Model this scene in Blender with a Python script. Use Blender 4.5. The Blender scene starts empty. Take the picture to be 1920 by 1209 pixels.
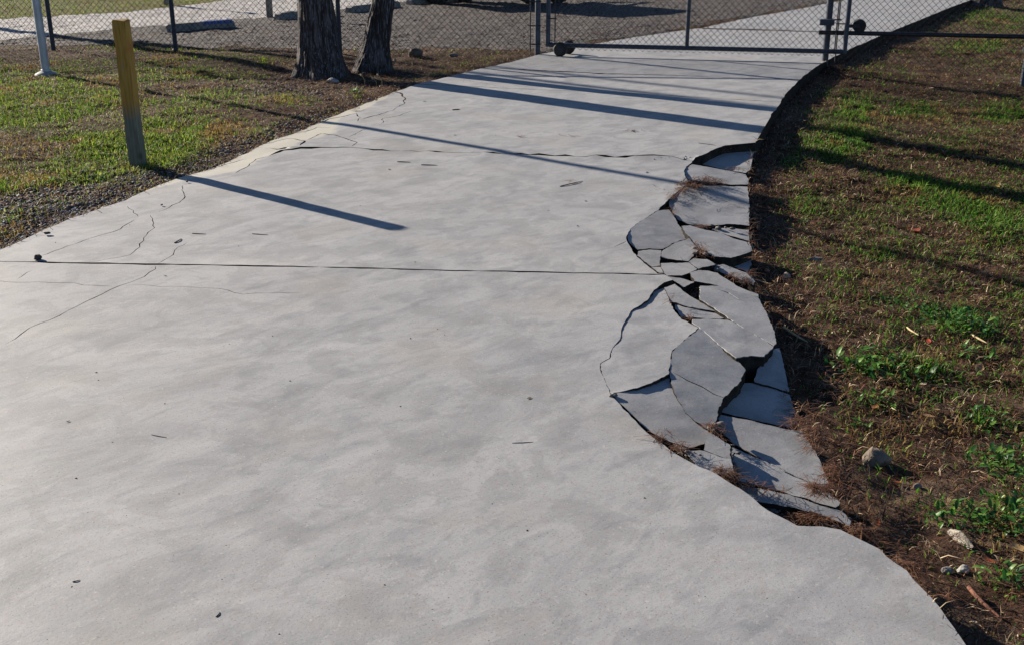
import bpy, bmesh, math, random
import numpy as np
from mathutils import Vector, Matrix
from mathutils.geometry import delaunay_2d_cdt

random.seed(7)
RNG = np.random.default_rng(11)
SC = bpy.context.scene
COL = SC.collection
R = math.radians

# ------------------------------------------------------------------ camera, sky, sun, exposure
F_PX, CAM_H, PITCH = 2100.0, 1.6, R(20.23)
cam_d = bpy.data.cameras.new("camera")
cam = bpy.data.objects.new("camera", cam_d)
COL.objects.link(cam)
cam.location = (0, 0, CAM_H)
cam.rotation_euler = (R(90) - PITCH, 0, 0)
cam_d.sensor_width = 36.0
cam_d.lens = 36.0 * F_PX / 1920.0
cam_d.clip_start = 0.05
cam_d.clip_end = 2000
SC.camera = cam

SUN_EL, SUN_AZ = R(20.6), R(49.7)           # azimuth measured from +Y towards -X
world = bpy.data.worlds.new("World")
SC.world = world
world.use_nodes = True
wn = world.node_tree
bg = wn.nodes["Background"]
sky = wn.nodes.new("ShaderNodeTexSky")
sky.sky_type = 'NISHITA'
sky.sun_disc = False
sky.sun_elevation = SUN_EL
sky.sun_rotation = -SUN_AZ
sky.altitude = 0
sky.air_density = 0.75
sky.dust_density = 0.1
sky.ozone_density = 3.0
wn.links.new(sky.outputs[0], bg.inputs[0])
bg.inputs[1].default_value = 0.05

sun_d = bpy.data.lights.new("sun", 'SUN')
sun_d.energy = 5.0
sun_d.angle = R(0.5)
sun_d.color = (1.0, 0.89, 0.74)
sun = bpy.data.objects.new("sun", sun_d)
COL.objects.link(sun)
to_sun = Vector((-math.sin(SUN_AZ) * math.cos(SUN_EL), math.cos(SUN_AZ) * math.cos(SUN_EL), math.sin(SUN_EL)))
sun.rotation_euler = to_sun.to_track_quat('Z', 'Y').to_euler()
sun.location = to_sun * 60

SC.view_settings.view_transform = 'Standard'
SC.view_settings.look = 'None'
SC.view_settings.gamma = 1.0
SC.view_settings.exposure = 1.14
SC.render.engine = 'CYCLES'
SC.cycles.max_bounces = 6
SC.cycles.transparent_max_bounces = 8

# ------------------------------------------------------------------ helpers
CT, ST = math.cos(PITCH), math.sin(PITCH)


def ray(u, v):
    x = (u - 960) / F_PX
    y = (604.5 - v) / F_PX
    return x, CT + y * ST, -ST + y * CT


def P(u, v, z=0.0):
    """where the photo's pixel meets the level z"""
    x, dy, dz = ray(u, v)
    t = (z - CAM_H) / dz
    return (x * t, dy * t, z)


def PP(u, v, plane):
    """where the photo's pixel meets a tilted plane (cx, cy, z0, sx, sy)"""
    cx, cy, z0, sx, sy = plane
    x, dy, dz = ray(u, v)
    t = (z0 - sx * cx - sy * cy - CAM_H) / (dz - sx * x - sy * dy)
    return (x * t, dy * t, CAM_H + dz * t)


def at_depth(u, v, Y):
    x, dy, dz = ray(u, v)
    t = Y / dy
    return (x * t, Y, CAM_H + dz * t)


def lin(r, g, b):
    f = lambda c: ((c / 255 + .055) / 1.055) ** 2.4 if c > 10 else c / 255 / 12.92
    return (f(r), f(g), f(b))


def hash2(ix, iy, seed):
    h = (ix.astype(np.int64) * 374761393 + iy.astype(np.int64) * 668265263 + seed * 974634777) & 0x7fffffff
    h = ((h ^ (h >> 13)) * 1274126177) & 0x7fffffff
    h = h ^ (h >> 16)
    return (h & 0xffff) / 65535.0


def vnoise(x, y, seed=0):
    x = np.asarray(x, float); y = np.asarray(y, float)
    ix, iy = np.floor(x), np.floor(y)
    fx, fy = x - ix, y - iy
    fx = fx * fx * (3 - 2 * fx); fy = fy * fy * (3 - 2 * fy)
    a = hash2(ix, iy, seed); b = hash2(ix + 1, iy, seed)
    c = hash2(ix, iy + 1, seed); d = hash2(ix + 1, iy + 1, seed)
    return a + (b - a) * fx + (c - a) * fy + (a - b - c + d) * fx * fy


def fbm(x, y, seed=0, octv=4):
    s, a, n = 0, .5, 0
    for i in range(octv):
        s = s + a * vnoise(np.asarray(x) * 2 ** i + 17.3 * i, np.asarray(y) * 2 ** i - 9.1 * i, seed + i)
        n += a; a *= .5
    return s / n


def smooth(e0, e1, x):
    t = np.clip((x - e0) / (e1 - e0), 0, 1)
    return t * t * (3 - 2 * t)


def tag(o, label=None, cat=None, group=None, kind=None):
    if label: o["label"] = label
    if cat: o["category"] = cat
    if group: o["group"] = group
    if kind: o["kind"] = kind
    return o


def link(name, me, mat=None, parent=None):
    o = bpy.data.objects.new(name, me)
    COL.objects.link(o)
    if mat is not None and not me.materials:
        me.materials.append(mat)
    if parent is not None:
        o.parent = parent
    return o


def empty(name, loc, rz=0.0):
    o = bpy.data.objects.new(name, None)
    COL.objects.link(o)
    o.location = loc
    o.rotation_euler = (0, 0, rz)
    o.empty_display_size = .05
    return o


def np_mesh(name, verts, tris, cols=None):
    """a triangle mesh from numpy arrays"""
    me = bpy.data.meshes.new(name)
    n, m = len(verts), len(tris)
    me.vertices.add(n)
    me.vertices.foreach_set("co", np.ascontiguousarray(verts, np.float32).ravel())
    me.loops.add(m * 3)
    me.loops.foreach_set("vertex_index", np.ascontiguousarray(tris, np.int32).ravel())
    me.polygons.add(m)
    me.polygons.foreach_set("loop_start", np.arange(0, m * 3, 3, dtype=np.int32))
    me.polygons.foreach_set("loop_total", np.full(m, 3, np.int32))
    me.update(calc_edges=True)
    if cols is not None:
        ca = me.color_attributes.new("tint", 'FLOAT_COLOR', 'POINT')
        c4 = np.ones((n, 4), np.float32); c4[:, :3] = cols
        ca.data.foreach_set("color", c4.ravel())
    return me


def shade_smooth(me):
    me.polygons.foreach_set("use_smooth", np.ones(len(me.polygons), bool))


class MB:
    """collects shapes, then links them as one mesh object"""
    def __init__(self): self.v, self.f = [], []

    def add(self, vs, fs):
        k = len(self.v)
        self.v += [tuple(p) for p in vs]
        self.f += [tuple(i + k for i in f) for f in fs]

    def box(self, c, s, rz=0.0, bev=0.0):
        bm = bmesh.new()
        bmesh.ops.create_cube(bm, size=1)
        for v in bm.verts: v.co = Vector((v.co.x * s[0], v.co.y * s[1], v.co.z * s[2]))
        if bev: bmesh.ops.bevel(bm, geom=bm.edges[:], offset=bev, segments=2, affect='EDGES')
        M = Matrix.Translation(c) @ Matrix.Rotation(rz, 4, 'Z')
        bm.verts.index_update()
        self.add([M @ v.co for v in bm.verts], [[v.index for v in f.verts] for f in bm.faces])
        bm.free()
        return self

    def tube(self, pts, r, n=12, cap=True):
        pts = [Vector(p) for p in pts]
        rs = r if isinstance(r, (list, tuple)) else [r] * len(pts)
        vs, fs = [], []
        ref = None
        for i, p in enumerate(pts):
            d = (pts[min(i + 1, len(pts) - 1)] - pts[max(i - 1, 0)]).normalized()
            if ref is None: ref = Vector((0, 0, 1)) if abs(d.z) < .9 else Vector((1, 0, 0))
            a = d.cross(ref).normalized(); b = d.cross(a)
            ref = b * -1 if abs(d.dot(b)) < .9 else ref
            for k in range(n):
                t = 2 * math.pi * k / n
                vs.append(p + (a * math.cos(t) + b * math.sin(t)) * rs[i])
        for i in range(len(pts) - 1):
            for k in range(n):
                fs.append((i * n + k, i * n + (k + 1) % n, (i + 1) * n + (k + 1) % n, (i + 1) * n + k))
        if cap:
            fs.append(tuple(range(n - 1, -1, -1)))
            fs.append(tuple((len(pts) - 1) * n + k for k in range(n)))
        self.add(vs, fs)
        return self

    def lathe(self, prof, c, axis=(0, 0, 1), n=32):
        ax = Vector(axis).normalized()
        a = ax.orthogonal().normalized(); b = ax.cross(a)
        vs, fs = [], []
        for (r, h) in prof:
            for k in range(n):
                t = 2 * math.pi * k / n
                vs.append(Vector(c) + ax * h + (a * math.cos(t) + b * math.sin(t)) * r)
        m = len(prof)
        for i in range(m - 1):
            for k in range(n):
                fs.append((i * n + k, i * n + (k + 1) % n, (i + 1) * n + (k + 1) % n, (i + 1) * n + k))
        fs.append(tuple(range(n - 1, -1, -1)))
        fs.append(tuple((m - 1) * n + k for k in range(n)))
        self.add(vs, fs)
        return self

    def build(self, name, mat, parent=None, smooth_=False, origin=None):
        me = bpy.data.meshes.new(name)
        vs = self.v
        if origin is not None:
            vs = [tuple(Vector(p) - Vector(origin)) for p in vs]
        me.from_pydata(vs, [], self.f)
        me.update()
        bm = bmesh.new(); bm.from_mesh(me)
        bmesh.ops.recalc_face_normals(bm, faces=bm.faces[:])
        if smooth_:
            for f in bm.faces: f.smooth = True
            for e in bm.edges:
                if len(e.link_faces) == 2 and e.calc_face_angle() > R(40): e.smooth = False
        bm.to_mesh(me); bm.free()
        o = link(name, me, mat, parent)
        if origin is not None and parent is None: o.location = origin
        return o


# ------------------------------------------------------------------ materials
def nodes_of(name):
    m = bpy.data.materials.new(name)
    m.use_nodes = True
    nt = m.node_tree
    return m, nt, nt.nodes["Principled BSDF"], nt.nodes["Material Output"]


def N(nt, typ, **kw):
    n = nt.nodes.new(typ)
    for k, v in kw.items():
        if k in n.bl_rna.properties.keys(): setattr(n, k, v)
        else: n.inputs[k].default_value = v
    return n


def noise(nt, vec, scale, detail=4, rough=.55):
    n = N(nt, "ShaderNodeTexNoise")
    n.inputs["Scale"].default_value = scale
    n.inputs["Detail"].default_value = detail
    n.inputs["Roughness"].default_value = rough
    nt.links.new(vec, n.inputs["Vector"])
    return n


def ramp(nt, fac, stops):
    r = N(nt, "ShaderNodeValToRGB")
    e = r.color_ramp.elements
    while len(e) < len(stops): e.new(.5)
    for i, (p, c) in enumerate(stops):
        e[i].position = p
        e[i].color = (*c, 1) if len(c) == 3 else c
    nt.links.new(fac, r.inputs[0])
    return r


def mix(nt, fac, a, b, mode='MIX'):
    m = N(nt, "ShaderNodeMix", data_type='RGBA', blend_type=mode)
    for sock, val in ((m.inputs[0], fac), (m.inputs[6], a), (m.inputs[7], b)):
        if hasattr(val, "is_output"): nt.links.new(val, sock)
        else: sock.default_value = val if not isinstance(val, tuple) else (*val, 1) if len(val) == 3 else val
    return m.outputs[2]


def bump(nt, height, strength, dist, normal=None):
    b = N(nt, "ShaderNodeBump")
    b.inputs["Strength"].default_value = strength
    b.inputs["Distance"].default_value = dist
    nt.links.new(height, b.inputs["Height"])
    if normal is not None: nt.links.new(normal, b.inputs["Normal"])
    return b.outputs[0]


def mathn(nt, op, a, b=None):
    m = N(nt, "ShaderNodeMath", operation=op)
    for s, v in ((m.inputs[0], a), (m.inputs[1], b)):
        if v is None: continue
        if hasattr(v, "is_output"): nt.links.new(v, s)
        else: s.default_value = v
    return m.outputs[0]


def g3(v, t=(1, 1, 1)): return (v * t[0], v * t[1], v * t[2])


def concrete_mat():
    m, nt, b, out = nodes_of("weathered_concrete")
    pos = N(nt, "ShaderNodeNewGeometry").outputs["Position"]
    mp = N(nt, "ShaderNodeMapping", vector_type='TEXTURE'); mp.inputs["Scale"].default_value = (1.5, .8, 1); mp.inputs["Rotation"].default_value = (0, 0, R(44))
    nt.links.new(pos, mp.inputs[0])
    sv = mp.outputs[0]
    big = noise(nt, pos, .55, 3)
    mid = noise(nt, sv, 2.6, 6, .62)
    sm = noise(nt, sv, 11, 5, .6)
    smear = N(nt, "ShaderNodeMapping", vector_type='TEXTURE'); smear.inputs["Scale"].default_value = (1.5, .6, 1); smear.inputs["Rotation"].default_value = (0, 0, R(50))
    nt.links.new(pos, smear.inputs[0])
    stk = noise(nt, smear.outputs[0], 3.4, 6, .62); stk.inputs['Distortion'].default_value = .9
    mid.inputs['Distortion'].default_value = 1.1; sm.inputs['Distortion'].default_value = .6
    tl = N(nt, "ShaderNodeMapping"); tl.inputs["Rotation"].default_value = (.61, .43, .3); tl.inputs["Location"].default_value = (3.17, 1.71, 5.37)
    nt.links.new(pos, tl.inputs[0])
    fine = noise(nt, tl.outputs[0], 170, 3, .75)
    grit = noise(nt, tl.outputs[0], 90, 4, .7)
    base = ramp(nt, mid.outputs[0], [(.30, lin(120, 123, 128)), (.48, lin(144, 146, 150)), (.70, lin(160, 161, 164))]).outputs[0]
    c = mix(nt, ramp(nt, big.outputs[0], [(.38, g3(0)), (.62, g3(.55))]).outputs[0], base, lin(150, 150, 152))
    c = mix(nt, ramp(nt, sm.outputs[0], [(.52, g3(0)), (.70, g3(.5))]).outputs[0], c, lin(114, 118, 125))
    c = mix(nt, ramp(nt, stk.outputs[0], [(.54, g3(0)), (.62, g3(.28)), (.80, g3(.5))]).outputs[0], c, lin(108, 111, 116))
    iso = noise(nt, pos, 4.2, 6, .62); iso.inputs['Distortion'].default_value = .5
    c = mix(nt, ramp(nt, iso.outputs[0], [(.50, g3(0)), (.54, g3(.24)), (.72, g3(.45))]).outputs[0], c, lin(106, 108, 111))
    warm = noise(nt, pos, 1.7, 3)
    c = mix(nt, ramp(nt, warm.outputs[0], [(.54, g3(0)), (.70, g3(.32))]).outputs[0], c, lin(152, 147, 138))
    pk = noise(nt, tl.outputs[0], 46, 3, .7)
    c = mix(nt, ramp(nt, pk.outputs[0], [(.52, g3(0)), (.70, g3(.4))]).outputs[0], c, lin(146, 132, 131))
    # sandy, sun-bleached rim along the left edge (vertex attribute: distance to that edge)
    rim = N(nt, "ShaderNodeAttribute", attribute_name="rim").outputs["Fac"]
    rimn = mathn(nt, 'ADD', rim, mathn(nt, 'MULTIPLY', mathn(nt, 'SUBTRACT', mid.outputs[0], .5), .5))
    c = mix(nt, ramp(nt, rimn, [(.50, g3(0)), (.56, g3(.6))]).outputs[0], c, lin(180, 176, 160))
    c = mix(nt, ramp(nt, fine.outputs[0], [(.28, g3(.75)), (.44, g3(0))]).outputs[0], c, lin(80, 79, 80))
    c = mix(nt, ramp(nt, grit.outputs[0], [(.60, g3(0)), (.70, g3(.6))]).outputs[0], c, lin(182, 176, 174))
    pit = N(nt, "ShaderNodeTexVoronoi", feature='F1'); pit.inputs["Scale"].default_value = 38; pit.inputs["Randomness"].default_value = 1
    nt.links.new(pos, pit.inputs["Vector"])
    pitm = ramp(nt, pit.outputs["Distance"], [(.05, g3(1)), (.10, g3(0))]).outputs[0]
    pitm = mix(nt, ramp(nt, mid.outputs[0], [(.5, g3(0)), (.6, g3(1))]).outputs[0], g3(0), pitm)
    c = mix(nt, pitm, c, lin(66, 65, 65))
    nt.links.new(c, b.inputs["Base Color"])
    b.inputs["Roughness"].default_value = .7
    b.inputs["Specular IOR Level"].default_value = .4
    n1 = bump(nt, mid.outputs[0], .10, .02)
    n2 = bump(nt, sm.outputs[0], .10, .008, n1)
    n3 = bump(nt, grit.outputs[0], .22, .002, n2)
    n4 = bump(nt, fine.outputs[0], .22, .0012, n3)
    nt.links.new(n4, b.inputs["Normal"])
    return m


def simple_mat(name, c1, c2, scale=20, rough=.7, metal=0.0, bmp=.2, bdist=.003, stretch=(1, 1, 1), spec=.5, detail=5):
    m, nt, b, out = nodes_of(name)
    tc = N(nt, "ShaderNodeTexCoord").outputs["Object"]
    mp = N(nt, "ShaderNodeMapping"); mp.inputs["Scale"].default_value = stretch
    nt.links.new(tc, mp.inputs[0])
    n = noise(nt, mp.outputs[0], scale, detail, .6)
    c = ramp(nt, n.outputs[0], [(.32, c1), (.68, c2)]).outputs[0]
    nt.links.new(c, b.inputs["Base Color"])
    b.inputs["Roughness"].default_value = rough
    b.inputs["Metallic"].default_value = metal
    b.inputs["Specular IOR Level"].default_value = spec
    if bmp:
        n2 = noise(nt, mp.outputs[0], scale * 3, 4, .6)
        nt.links.new(bump(nt, n2.outputs[0], bmp, bdist), b.inputs["Normal"])
    return m


def tint_mat(name, trans=.35, rough=.6, spec=.3):
    """colour per blade or leaf, with light coming through it"""
    m, nt, b, out = nodes_of(name)
    a = N(nt, "ShaderNodeAttribute", attribute_name="tint").outputs["Color"]
    tc = N(nt, "ShaderNodeNewGeometry").outputs["Position"]
    n = noise(nt, tc, 60, 2)
    c = mix(nt, .6, a, ramp(nt, n.outputs[0], [(.3, g3(.45)), (.7, g3(1.0))]).outputs[0], 'MULTIPLY')
    nt.links.new(c, b.inputs["Base Color"])
    b.inputs["Roughness"].default_value = rough
    b.inputs["Specular IOR Level"].default_value = spec
    if trans > 0:
        t = N(nt, "ShaderNodeBsdfTranslucent")
        nt.links.new(c, t.inputs[0])
        ms = N(nt, "ShaderNodeMixShader"); ms.inputs[0].default_value = trans
        nt.links.new(b.outputs[0], ms.inputs[1]); nt.links.new(t.outputs[0], ms.inputs[2])
        nt.links.new(ms.outputs[0], out.inputs[0])
    return m


def soil_mat():
    m, nt, b, out = nodes_of("thatch_and_soil")
    pos = N(nt, "ShaderNodeNewGeometry").outputs["Position"]
    n1 = noise(nt, pos, 1.3, 5, .6)
    n2 = noise(nt, pos, 14, 6, .7)
    n3 = noise(nt, pos, 120, 4, .7)
    c = ramp(nt, n2.outputs[0], [(.3, lin(32, 23, 19)), (.5, lin(62, 45, 36)), (.72, lin(108, 86, 70))]).outputs[0]
    c = mix(nt, ramp(nt, n1.outputs[0], [(.50, g3(0)), (.64, g3(.6))]).outputs[0], c, lin(124, 106, 90))
    c = mix(nt, ramp(nt, n3.outputs[0], [(.3, g3(.6)), (.5, g3(0))]).outputs[0], c, lin(32, 25, 21))
    nt.links.new(c, b.inputs["Base Color"])
    b.inputs["Roughness"].default_value = .95
    b.inputs["Specular IOR Level"].default_value = .1
    nt.links.new(bump(nt, n3.outputs[0], .7, .006, bump(nt, n2.outputs[0], .7, .02)), b.inputs["Normal"])
    return m


def gravel_mat(name, c1, c2, c3, wear, wear2=lin(78, 62, 52)):
    m, nt, b, out = nodes_of(name)
    pos = N(nt, "ShaderNodeNewGeometry").outputs["Position"]
    v = N(nt, "ShaderNodeTexVoronoi"); v.inputs["Scale"].default_value = 34
    nt.links.new(pos, v.inputs["Vector"])
    sep = N(nt, "ShaderNodeSeparateColor"); nt.links.new(v.outputs["Color"], sep.inputs[0])
    c = ramp(nt, sep.outputs[0], [(.1, c1), (.55, c2), (.95, c3)]).outputs[0]
    n1 = noise(nt, pos, 1.1, 5, .65)
    n2 = noise(nt, pos, 7, 5, .65)
    c = mix(nt, ramp(nt, n1.outputs[0], [(.5, g3(0)), (.7, g3(.6))]).outputs[0], c, wear)
    c = mix(nt, ramp(nt, n2.outputs[0], [(.52, g3(0)), (.72, g3(.5))]).outputs[0], c, wear2)
    nt.links.new(c, b.inputs["Base Color"])
    b.inputs["Roughness"].default_value = .9
    b.inputs["Specular IOR Level"].default_value = .25
    inv = mathn(nt, 'SUBTRACT', 1.0, v.outputs["Distance"])
    nt.links.new(bump(nt, inv, .8, .012, bump(nt, n2.outputs[0], .5, .03)), b.inputs["Normal"])
    return m


M_CONC = concrete_mat()
M_EDGE = simple_mat("earth_stained_shaded_concrete", lin(30, 27, 25), lin(60, 54, 49), 16, .95, 0, .6, .008, (1, 1, 1), .1)  # earth stain plus the shade of side walls and cracks, put into the colour
M_SOIL = soil_mat()
M_LOT = gravel_mat("lot_gravel", lin(44, 41, 42), lin(66, 62, 63), lin(104, 99, 98), lin(78, 70, 66))
M_ROAD = gravel_mat("road_gravel", lin(128, 125, 126), lin(160, 157, 157), lin(190, 187, 184), lin(172, 168, 164), lin(140, 134, 130))
M_GALV = simple_mat("galvanised_steel", lin(44, 52, 66), lin(72, 80, 95), 30, .5, .35, .06, .001)
M_WIRE = simple_mat("fence_wire", lin(14, 15, 19), lin(32, 35, 41), 60, .5, .3, 0)
M_POLE = simple_mat("weathered_grey_pole", lin(150, 156, 168), lin(184, 189, 197), 22, .45, .35, .08, .001, (1, 1, .3))
M_DARKSTEEL = simple_mat("dark_steel", lin(36, 36, 40), lin(60, 60, 66), 25, .5, .5, .1, .001)
M_RUBBER = simple_mat("black_rubber", lin(20, 20, 22), lin(38, 38, 40), 25, .75, 0, .15, .002)
M_BLUE = simple_mat("blue_paint", lin(36, 66, 150), lin(58, 92, 178), 14, .5, 0, .1, .001)
M_GREEN_TINT = tint_mat("grass_blade", .45, .65, .15)
M_DRY_TINT = tint_mat("dry_blade", .3, .65, .2)
M_NEEDLE = tint_mat("needle", .12, .55, .3)
M_LEAF = tint_mat("leaf", .35, .45, .4)
M_STONE_TINT = tint_mat("stone", 0, .8, .3)

# ------------------------------------------------------------------ the lie of the land
LEFT_PX = [(0, 467), (60, 440), (130, 408), (200, 385), (235, 374), (280, 352), (335, 330), (400, 312), (450, 288),
           (510, 262), (560, 245), (610, 222), (660, 203), (720, 182), (780, 160), (840, 146), (900, 130), (960, 117),
           (1008, 104), (1045, 96), (1100, 86), (1180, 73), (1250, 62), (1318, 53), (1420, 31), (1500, 18), (1570, 4)]
RIGHT_PX = [(1812, 1212), (1790, 1180), (1745, 1120), (1700, 1070), (1650, 1030), (1600, 1000), (1580, 950), (1555, 900), (1530, 840),
            (1505, 800), (1490, 755), (1478, 720), (1458, 650), (1440, 585), (1414, 525), (1406, 495), (1410, 470), (1405, 400),
            (1405, 340), (1410, 290), (1416, 270), (1445, 220), (1475, 175), (1505, 145), (1540, 120), (1600, 90),
            (1660, 65), (1720, 40), (1790, 12), (1815, 3)]
LEFT = [(-5.2, -4), (-4.4, 0), (-3.6, 3.2), (-3.05, 4.6)] + [P(u, v)[:2] for u, v in LEFT_PX] + [(8.8, 26), (12, 31)]
RIGHT = [(3.2, -4), (2.1, 0), (1.55, 1.1)] + [P(u, v)[:2] for u, v in RIGHT_PX] + [(11.2, 26), (14.4, 31)]
LY = np.array([p[1] for p in LEFT]); LX = np.array([p[0] for p in LEFT])
RY = np.array([p[1] for p in RIGHT]); RX = np.array([p[0] for p in RIGHT])
RY = np.maximum.accumulate(RY + np.arange(len(RY)) * 1e-6)


def XL(y): return np.interp(y, LY, LX)
def XR(y): return np.interp(y, RY, RX)


def px_of(x, y, z=0.0):
    dz = z - CAM_H
    dep = y * CT - dz * ST
    up = y * ST + dz * CT
    dep = np.maximum(dep, .05)
    return 960 + F_PX * x / dep, 604.5 - F_PX * up / dep


def gz(x, y):
    """ground height beside and under the driveway"""
    x = np.asarray(x, float); y = np.asarray(y, float)
    xl, xr = XL(y), XR(y)
    nz = (fbm(x * 1.7, y * 1.7, 3) - .5) * .05 + (fbm(x * 9, y * 9, 5, 3) - .5) * .045
    dr, dl = x - xr, xl - x
    zr = -.135 + .03 * smooth(7.8, 9, y) - .05 * np.clip(dr, 0, 2.2) + nz * smooth(-.05, .5, dr)
    zr = zr + .05 * smooth(.5, .0, np.hypot(x - 3.55, y - 12.8))
    dip = smooth(2.2, .6, np.hypot(x + 1.6, y - 12.0))
    zl = -.034 + .022 * smooth(.10, .30, dl) + (nz * .8) * smooth(.05, .6, dl) - .05 * dip * smooth(.1, .6, dl)
    under = -.26
    zr = zr - .02 * smooth(7.9, 7.2, y) * smooth(2.5, 2.9, y)
    z = np.where(dr > -.03, zr, under)
    z = np.where(dl > -.16, zl, z)
    # under the broken edge
    return z


# ------------------------------------------------------------------ driveway (cut with real joints and cracks)
BROKEN_INNER = [(1600, 1002), (1575, 993), (1540, 987), (1495, 986), (1440, 957), (1390, 917), (1345, 889), (1300, 868), (1255, 841), (1205, 802),
                (1178, 773), (1147, 741), (1136, 715), (1125, 691), (1126, 679), (1143, 670), (1148, 652), (1162, 636),
                (1168, 609), (1183, 583), (1214, 563), (1226, 544), (1245, 530), (1262, 525), (1252, 518), (1243, 514), (1233, 512),
                (1213, 496), (1194, 480), (1180, 458), (1175, 449), (1175, 441), (1182, 428), (1204, 412), (1233, 394),
                (1253, 374), (1268, 361), (1283, 349), (1295, 340), (1286, 335), (1282, 321), (1286, 313), (1297, 305), (1300, 300.5),
                (1319.5, 293), (1342.5, 281.7), (1360, 275.6), (1383, 273), (1416, 270)]


def jag(pts, step, amp, seed, closed=False):
    """subdivide a world polyline and roughen it"""
    rr = random.Random(seed)
    out = []
    n = len(pts)
    for i in range(n if closed else n - 1):
        a = Vector(pts[i][:2]); b = Vector(pts[(i + 1) % n][:2])
        L = (b - a).length
        k = max(1, int(L / step))
        nrm = Vector((-(b - a).y, (b - a).x)).normalized() if L > 1e-6 else Vector((0, 0))
        ph = rr.random() * 10
        for j in range(k):
            t = j / k
            w = amp * min(1, L / (4 * step) + .4)
            d = (rr.random() - .5) * w if (j or closed) else 0
            d += math.sin(ph + j * .9) * w * .25 if j else 0
            out.append(a.lerp(b, t) + nrm * d)
    if not closed: out.append(Vector(pts[-1][:2]))
    return out


def ribbon(px, w, seed, step=.05, amp=.018, taper=True):
    """outline of a crack following photo pixels; w = width or list of widths in metres"""
    base = [P(u, v) for u, v in px]
    ws = w if isinstance(w, (list, tuple)) else [w] * len(px)
    cum = [0]
    for i in range(len(base) - 1): cum.append(cum[-1] + math.dist(base[i], base[i + 1]))
    line = jag(base, step, amp, seed)
    rr = random.Random(seed + 99)
    s = 0
    Lp, Rp = [], []
    m = len(line)
    for i, p in enumerate(line):
        if i: s += (line[i] - line[i - 1]).length
        d = (line[min(i + 1, m - 1)] - line[max(i - 1, 0)])
        nrm = Vector((-d.y, d.x)).normalized()
        ww = np.interp(s, cum, ws) * (.55 + .9 * rr.random())
        if taper and (i == 0 or i == m - 1): ww *= .15
        Lp.append(p + nrm * ww / 2); Rp.append(p - nrm * ww / 2)
    poly = Lp + Rp[::-1]
    return poly


JOINTS = [
    ([(-700, 470), (0, 490), (120, 493), (300, 496), (500, 500), (700, 504), (1000, 510), (1250, 515)], .017),
    ([(505, 291), (529, 281), (564, 277), (604, 277), (658, 277), (700, 281), (834, 285), (960, 289), (1010, 290), (1040, 292), (1080, 293), (1190, 295), (1225, 294), (1262, 297), (1306, 302)],
     [.02, .035, .035, .022, .014, .008, .008, .008, .016, .022, .01, .009, .03, .008, .01]),
    ([(770, 159), (870, 163), (960, 168), (1150, 175), (1300, 183), (1440, 191), (1490, 194)], .012),
    ([(880, 126), (1000, 133), (1125, 139), (1300, 144), (1440, 149), (1530, 151)], [.02, .04, .05, .02, .018, .018]),
    ([(1290, 52), (1340, 55), (1420, 57), (1500, 60), (1570, 62), (1700, 68)], [.05, .09, .1, .08, .04, .03]),
]
CRACKS = [
    ([(71, 480), (143, 456), (193.6, 438), (226, 428), (253, 410)], .006),
    ([(259, 405.5), (250, 393), (238, 384.6)], .005),
    ([(160, 492), (243, 477), (262, 462), (269.5, 450), (277, 435), (290, 426), (286, 408.5), (281, 401)], [.003, .005, .006, .006, .006, .006, .005, .005]),
    ([(295, 396.5), (316, 389), (336.5, 378.7), (347, 368), (342.5, 346)], .007),
    ([(351, 453), (327.6, 468), (324.6, 477), (304, 489), (295, 495)], .005),
    ([(292, 499), (280, 511), (253, 526), (223, 536.5), (205.5, 544), (176, 559), (125, 584), (94, 600), (56, 614), (41, 625), (9, 645)], .0055),
    ([(-60, 526), (0, 527.5), (72, 529), (119, 530.6), (156, 535), (212, 537)], .0045),
    ([(232, 535), (269, 534), (300, 538), (344, 538), (375, 540.6), (409, 541.6), (456, 552), (500, 550), (562, 549)], .004),
    ([(31, 525), (62, 506)], .004),
    ([(500, 293), (480, 297), (476, 301), (458.6, 314.6), (441, 325)], [.014, .012, .01, .009, .006]),
    ([(485, 271), (537, 259), (552, 260), (572, 265), (562, 273.6)], [.012, .012, .012, .02, .02]),
    ([(574, 264), (592, 256), (604, 250), (629, 254), (653.6, 262.5), (670, 267.5), (660, 275)], [.008, .009, .012, .014, .012, .01, .008]),
    ([(554, 247.6), (579, 242.6), (594, 236.4), (619, 239)], [.022, .016, .012, .012]),
    ([(560, 244), (574, 236.4), (599, 229), (616.4, 221.5), (641, 218), (668.5, 213), (676, 221.5), (671, 229)], [.016, .018, .018, .02, .02, .014, .01, .006]),
    ([(738, 173), (753, 177), (760, 185.6), (755, 197), (735.5, 208), (716, 214), (693, 220), (678.5, 225)], [.03, .03, .014, .01, .009, .009, .02, .008]),
    ([(773, 209), (748, 218), (718, 223), (718, 231.5), (711, 235)], .008),
    ([(688, 242.6), (668.5, 250), (653.6, 257.5)], .006),
    ([(1176, 450), (1151, 462)], .005),
    ([(380, 318), (430, 303), (463, 295)], [.006, .014, .01]),
    ([(505, 277), (520, 279), (545, 276)], [.01, .02, .01]),
    ([(860, 149), (960, 168)], .005),
]


def drive_z(x, y):
    x = np.asarray(x, float); y = np.asarray(y, float)
    z = (fbm(x * .8, y * .8, 21, 3) - .5) * .012 + (fbm(x * 3.1, y * 3.1, 27, 3) - .5) * .004
    j2 = np.interp(x, [-1.4, 1.3], [7.95, 7.55])
    j1 = np.interp(x, [-2.3, .7], [5.2, 5.0])
    z = z + np.where(y > j2, .003 + .008 * smooth(-.2, 1.4, x) * smooth(1.2, 0, y - j2), 0)
    z = z - np.where((y < j2) & (y > j1), .004, 0)
    # the cracked left rim has sunk a little
    return z - .012 * smooth(.28, 0, x - XL(y)) * smooth(6.2, 7.4, y) * smooth(10.5, 9.5, y)


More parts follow.
